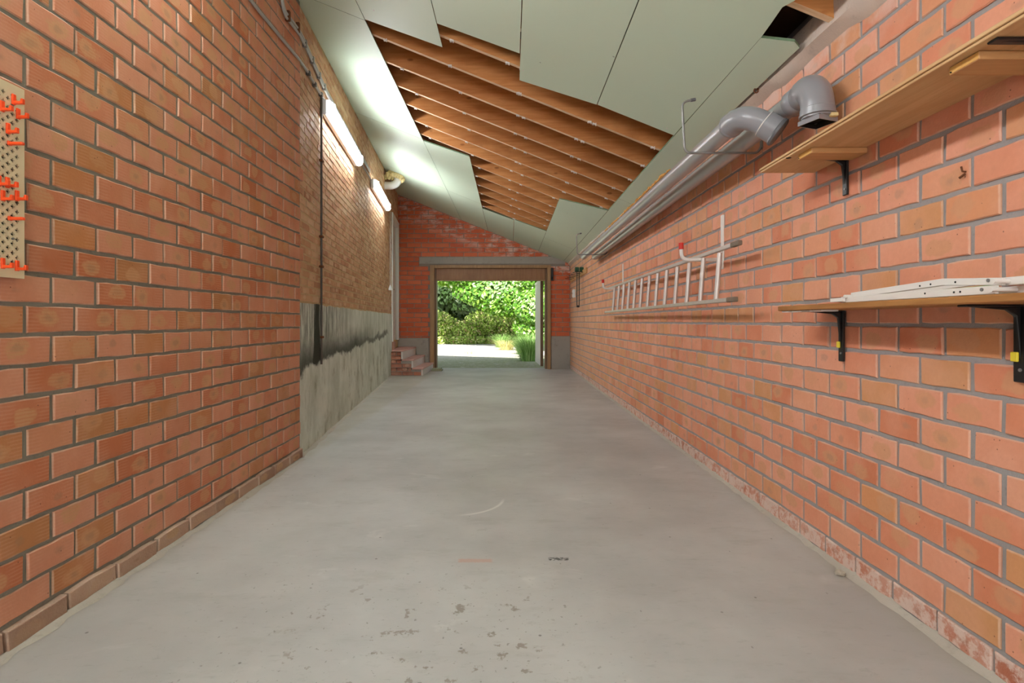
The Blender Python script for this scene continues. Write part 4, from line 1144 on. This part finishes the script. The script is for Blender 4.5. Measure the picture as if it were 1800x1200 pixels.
# ------------------------------------------------------------------ shelves
def bracket(parent, y, z_top, x_wall, arm_l, leg_l, wid, label, sticker=True):
    """black steel angle: vertical leg on the wall, arm under the board (world coordinates, parent frame subtracted)"""
    o0 = parent.location
    X = lambda x: x - o0.x; Y = lambda q: q - o0.y; Z = lambda q: q - o0.z
    mb = MB()
    mb.box(X(x_wall - 0.010), X(x_wall), Y(y - wid / 2), Y(y + wid / 2), Z(z_top - leg_l), Z(z_top))
    mb.box(X(x_wall - arm_l), X(x_wall - 0.010), Y(y - wid / 2), Y(y + wid / 2), Z(z_top - 0.006), Z(z_top))
    # tapered web
    mb.prism([(X(x_wall - 0.010), Y(y - 0.006), Z(z_top - leg_l * 0.72)), (X(x_wall - 0.022), Y(y - 0.006), Z(z_top - 0.03)), (X(x_wall - 0.045), Y(y - 0.006), Z(z_top - 0.014)), (X(x_wall - arm_l * 0.9), Y(y - 0.006), Z(z_top - 0.006)), (X(x_wall - 0.010), Y(y - 0.006), Z(z_top - 0.006))], (0, 0.012, 0))
    b = mb.build('bracket', 'black', parent, bevel=0.002)
    xf = X(x_wall - 0.010)
    s = MB().tube([(xf + 0.001, Y(y - 0.004), Z(z_top - leg_l * 0.84)), (xf - 0.003, Y(y - 0.004), Z(z_top - leg_l * 0.84))], 0.0045, 10).build('screw', 'steel', b)
    if sticker:
        MB().box(xf - 0.0075, xf - 0.0005, Y(y - 0.002), Y(y + wid / 2 + 0.001), Z(z_top - leg_l * 0.735), Z(z_top - leg_l * 0.61)).build('sticker', 'yellow', b, bevel=0.002)['label'] = 'yellow label'
    return b
# upper shelf
us = thing('upper_shelf', 'pale plywood shelf on wooden cleats high on the right wall', 'shelf', (1.23, 1.7, 1.655))
mb = MB().box(1.10 - 1.23, xr(2.39) - 1.23 - 0.012, 0.55 - 1.7, 2.39 - 1.7, 0.009, 0.019)
mb.box(1.105 - 1.23, xr(2.39) - 1.23 - 0.012, 0.55 - 1.7, 2.385 - 1.7, 0.0, 0.0085)
mb.build('board', 'ply', us, bevel=0.0015)
for y0, y1 in ((2.03, 2.125), (1.305, 1.395)):
    mb = MB().box(1.132 - 1.23, xr(y1) - 1.23 - 0.012, y0 - 1.7, y1 - 1.7, -0.021, -0.0005)
    c = mb.build('cleat', ['cleat', 'end_grain'], us, bevel=0.002)
    for pl in c.data.polygons:
        if pl.normal.x < -0.9: pl.material_index = 1
    MB().tube([(1.1315 - 1.23, y1 - 0.008 - 1.7, -0.016), (1.129 - 1.23, y1 - 0.008 - 1.7, -0.016)], 0.002, 8).build('nail', 'dark', c)
MB().tube([(1.115 - 1.23, 2.165 - 1.7, -0.0005), (1.115 - 1.23, 2.165 - 1.7, 0.002)], 0.010, 12).build('drilled_hole', 'dark', us)
bracket(us, 2.16, 1.6545, xr(2.16) - 0.009, 0.12, 0.15, 0.028, '', False)
bracket(us, 1.255, 1.6545, xr(1.255) - 0.009, 0.235, 0.15, 0.028, '', False)
# lower shelf
ls = thing('lower_shelf', 'brown wooden shelf on two black brackets, white rack lying on it', 'shelf', (1.25, 1.6, 1.045))
mb = MB().box(1.150 - 1.25, xr(2.3) - 1.25 - 0.012, 0.6 - 1.6, 2.325 - 1.6, 0.0, 0.020)
mb.build('board', 'shelf_low', ls, bevel=0.003)
rs = random.Random(14)
bracket(ls, 1.425, 1.0445, xr(1.425) - 0.009, 0.160, 0.205, 0.036, '')
bracket(ls, 2.185, 1.0445, xr(2.185) - 0.009, 0.150, 0.205, 0.030, '')
for k in range(4):
    ya = 2.305 - k * 0.075
    MB().box(1.158 + 0.002 * k - 1.25, 1.20 + 0.01 * k - 1.25, ya - 0.055 - 1.6, ya - 1.6, -0.0065, -0.0005).build('slat', 'white_metal', ls, bevel=0.001)
# folded white rack lying on the lower shelf
fr = thing('folding_rack', 'folded white metal rack with holes lying on the lower shelf', 'rack', (1.21, 1.6, 1.0655))
def FB(name, pts, wx, hz, x, mat='white_metal', parent=None):  # flat bar along (y, z) points at offset x
    mb = MB()
    for (y, z) in pts:
        for dx, dz in ((-wx / 2, 0), (wx / 2, 0), (wx / 2, hz), (-wx / 2, hz)):
            mb.v.append((x + dx, y - 1.6, z + dz)); mb.uv.append((0, 0))
    n = len(pts)
    for i in range(n - 1):
        for k in range(4):
            k2 = (k + 1) % 4
            mb.f.append((i * 4 + k, i * 4 + k2, (i + 1) * 4 + k2, (i + 1) * 4 + k)); mb.mi.append(0)
    mb.f.append((3, 2, 1, 0)); mb.mi.append(0); q = (n - 1) * 4
    mb.f.append((q, q + 1, q + 2, q + 3)); mb.mi.append(0)
    return mb.build(name, mat, parent or fr, bevel=0.0015)
lo_f = FB('lower_arm', [(1.92, 0.001), (1.31, 0.0015)], 0.012, 0.021, -0.03)
lo_b = FB('lower_arm', [(1.90, 0.001), (1.29, 0.0015)], 0.012, 0.021, 0.05)
up_f = FB('upper_arm', [(1.89, 0.016), (1.49, 0.034), (1.31, 0.022)], 0.012, 0.019, -0.014)
up_b = FB('upper_arm', [(1.87, 0.016), (1.47, 0.034), (1.29, 0.022)], 0.012, 0.019, 0.066)
FB('tail_arm', [(1.33, 0.022), (0.95, 0.024)], 0.012, 0.02, 0.0)
FB('tail_arm', [(1.31, 0.003), (0.95, 0.002)], 0.012, 0.018, 0.022)
for y, z in ((1.95, 0.010), (1.885, 0.022), (1.305, 0.032), (1.31, 0.012)):
    MB().tube([(-0.045, y - 1.6, z), (0.075, y - 1.6, z)], 0.006, 10).build('cross_bar', 'white_metal', fr, smooth=True)
FB('hinge_tab', [(1.965, 0.004), (1.89, 0.004)], 0.01, 0.014, -0.0425)
MB().tube([(-0.012, -0.01, 0.016), (0.055, -0.18, 0.024)], 0.007, 10).build('grip', plain('lime_grip', srgb(104, 150, 66), 0.5, 0, 0.1, 20), fr, smooth=True)['label'] = 'green grip between the arms'
for bar, x, pts in ((lo_f, -0.0362, ((1.53, 0.014), (1.43, 0.012), (1.41, 0.012))), (up_f, -0.0202, ((1.57, 0.038), (1.53, 0.040), (1.445, 0.040)))):
    for y, z in pts:
        MB().tube([(x - 0.0006, y - 1.6, z), (x + 0.001, y - 1.6, z)], 0.0028, 10).build('hole', 'dark', bar)
    MB().tube([(x - 0.002, 1.345 - 1.6, 0.014 if bar is lo_f else 0.037), (x + 0.001, 1.345 - 1.6, 0.014 if bar is lo_f else 0.037)], 0.0045, 10).build('rivet', 'steel', bar)
# rusty nail in a joint of the wall
p = on_right(1700, 303, 0.0)
e = thing('wall_nail', 'bent rusty nail in a joint of the right wall between the shelves', 'nail', p)
MB().tube([(0.01, 0, 0.0), (-0.014, 0.0, 0.003), (-0.016, 0.002, 0.018)], 0.0028, 7).build('shank', 'rust', e, smooth=True)
MB().tube([(-0.010, -0.004, -0.005), (-0.013, 0.012, -0.013)], 0.0035, 7).build('plug', 'rust', e, smooth=True)

# ------------------------------------------------------------------ ladder on its hooks
la = thing('ladder', 'aluminium ladder hung sideways on red tipped hooks along right wall', 'ladder', (1.20, 3.0, 1.115))
def rail(za, zb, x, y0, y1, name):
    h, t = 0.0125, 0.0125
    prof = [(-t, -h * 0.7), (-t * 0.5, -h), (t * 0.5, -h), (t, -h * 0.7), (t, h * 0.7), (t * 0.5, h), (-t * 0.5, h), (-t, h * 0.7)]
    mb = MB().prism([(x + a - 1.20, y0 - 3.0, za + b - 1.115) for a, b in prof], (0, y1 - y0, zb - za))
    o = mb.build(name, 'alu', la)
    for yy, zz in ((y0, za), (y1, zb)):
        s = -1 if yy == y0 else 1
        MB().box(x - 0.013 - 1.2, x + 0.013 - 1.2, yy - 3.0, yy + s * (0.10 if s < 0 else 0.012) - 3.0, zz - 0.0135 - 1.115, zz + 0.0135 - 1.115).build('end_plug', 'alu_dark', o, bevel=0.004)
    return o
ZT, ZB = 1.407, 1.118
rail(ZT + 0.01, ZT, 1.212, 2.95, 6.62, 'rail')
rail(ZB, ZB, 1.190, 2.95, 6.75, 'rail')
for i in range(13):
    y = 3.125 + 0.262 * i
    MB().tube([(1.190 - 1.2, y - 3.0, ZB + 0.01 - 1.115), (1.212 - 1.2, y - 3.0, ZT - 0.01 - 1.115)], 0.0145, 12).build('rung', 'alu', la, smooth=True)
for lab, Y in (('red tipped hook carrying the near end of the ladder', 3.40), ('red tipped hook carrying the far end of the ladder', 6.27)):
    xw = xr(Y) - 0.006
    e = thing('ladder_hook', lab, 'hook', (xw, Y, 1.37), 'hooks carrying the ladder')
    MB().box(-0.008, 0.004, -0.018, 0.018, -0.04, 0.30).build('wall_plate', 'white_metal', e, bevel=0.003)
    zr = ZT - 0.0125 - 0.0130 - 1.37 + (0.008 if Y < 4 else 0)
    MB().tube(fillet([(-0.004, 0, zr), (1.078 - xw, 0, zr), (1.074 - xw, 0, zr + 0.085)], 0.04), 0.012, 10).build('arm', 'white_metal', e, smooth=True)
    MB().tube([(1.0755 - xw, 0, zr + 0.065), (1.074 - xw, 0, zr + 0.105)], 0.0155, 12).build('tip', 'red', e, smooth=True)['label'] = 'red rubber tip'

# ------------------------------------------------------------------ rack near the far corner
rk = thing('peg_rack', 'narrow wooden rack with metal pegs in the far right corner', 'rack', (xr(10.0), 10.0, 1.84))
MB().prism([(xr(9.0) - 0.008 - xr(10.0), -1.0, -0.03), (xr(11.2) - 0.008 - xr(10.0), 1.2, -0.03), (xr(11.2) - 0.03 - xr(10.0), 1.2, -0.03), (xr(9.0) - 0.03 - xr(10.0), -1.0, -0.03)], (0, 0, 0.09)).build('board', 'cleat', rk, bevel=0.004)
for k in range(6):
    y = 9.35 + 0.31 * k
    MB().tube([(xr(y) - 0.029 - xr(10.0), y - 10.0, 0.015), (xr(y) - 0.17 - xr(10.0), y - 10.0, 0.03)], 0.006, 8).build('peg', 'black', rk, smooth=True)
tl = thing('hanging_tool', 'black strap with two dark green rollers hanging from the wooden rack', 'tool', (xr(9.5) - 0.10, 9.5, 1.25))
mb = MB()
for x in (-0.016, 0.022):
    mb.box(x - 0.006, x + 0.006, -0.022, 0.022, 0.03, 0.62)
mb.box(-0.022, 0.028, -0.022, 0.022, 0.0, 0.035)
mb.build('strap', 'black', tl, bevel=0.004)
for x in (-0.020, 0.062):
    MB().tube([(x - 0.035, -0.03, 0.66), (x - 0.030, -0.03, 0.66), (x + 0.030, -0.03, 0.66), (x + 0.035, -0.03, 0.66)], [0.038, 0.046, 0.046, 0.038], 18).build('roller', 'green', tl, smooth=True)
so = thing('wall_switch', 'small white switch block on the right wall behind the hanging strap', 'switch', (xr(10.6) - 0.006, 10.6, 1.55))
MB().box(-0.05, 0.004, -0.045, 0.045, -0.08, 0.08).build('case', 'white', so, bevel=0.006)
for zz in (-0.04, 0.04): MB().box(-0.056, -0.049, -0.022, 0.022, zz - 0.022, zz + 0.022).build('rocker', 'lamp_body', so, bevel=0.002)
bx = thing('door_motor_box', 'narrow black box beside top right of the garage frame', 'box', (0.875, YF - 0.03, 1.995))
MB().box(-0.022, 0.03, -0.02, 0.022, -0.135, 0.135).build('case', 'black', bx, bevel=0.006)
MB().box(-0.012, 0.02, -0.026, -0.019, -0.11, -0.05).build('cover', 'dark', bx, bevel=0.003)

# ------------------------------------------------------------------ small things on the floor
e = thing('loose_plank', 'weathered greenish plank on the floor by the garage frame', 'plank', (-1.55, 11.0, 0.0))
MB().box(-0.045, 0.17, -0.12, 0.12, 0.0005, 0.028).build('board', 'mat', e, bevel=0.004)
MB().box(-0.035, 0.15, -0.10, 0.10, 0.0285, 0.05).build('board', 'mat', e, bevel=0.004)
rs = random.Random(77)
for lab, x, y, s in (('broken mortar lump on the floor at the foot of right wall', 1.300, 2.13, 0.018),):
    bm = bmesh.new(); bmesh.ops.create_icosphere(bm, subdivisions=2, radius=1)
    for v in bm.verts:
        k = 1 + rs.uniform(-0.22, 0.22); v.co = Vector((v.co.x * s * k, v.co.y * s * 1.2 * k, max(v.co.z, -0.55) * s * 0.8 * k))
    zmin = min(v.co.z for v in bm.verts)
    for v in bm.verts: v.co.z -= zmin
    me = bpy.data.meshes.new('mortar_lump'); bm.to_mesh(me); bm.free(); me.materials.append(MAT['rubble'])
    o = bpy.data.objects.new('mortar_lump', me); C.objects.link(o); o.location = (x, y, 0.0005)
    tag(o, lab, 'rubble')
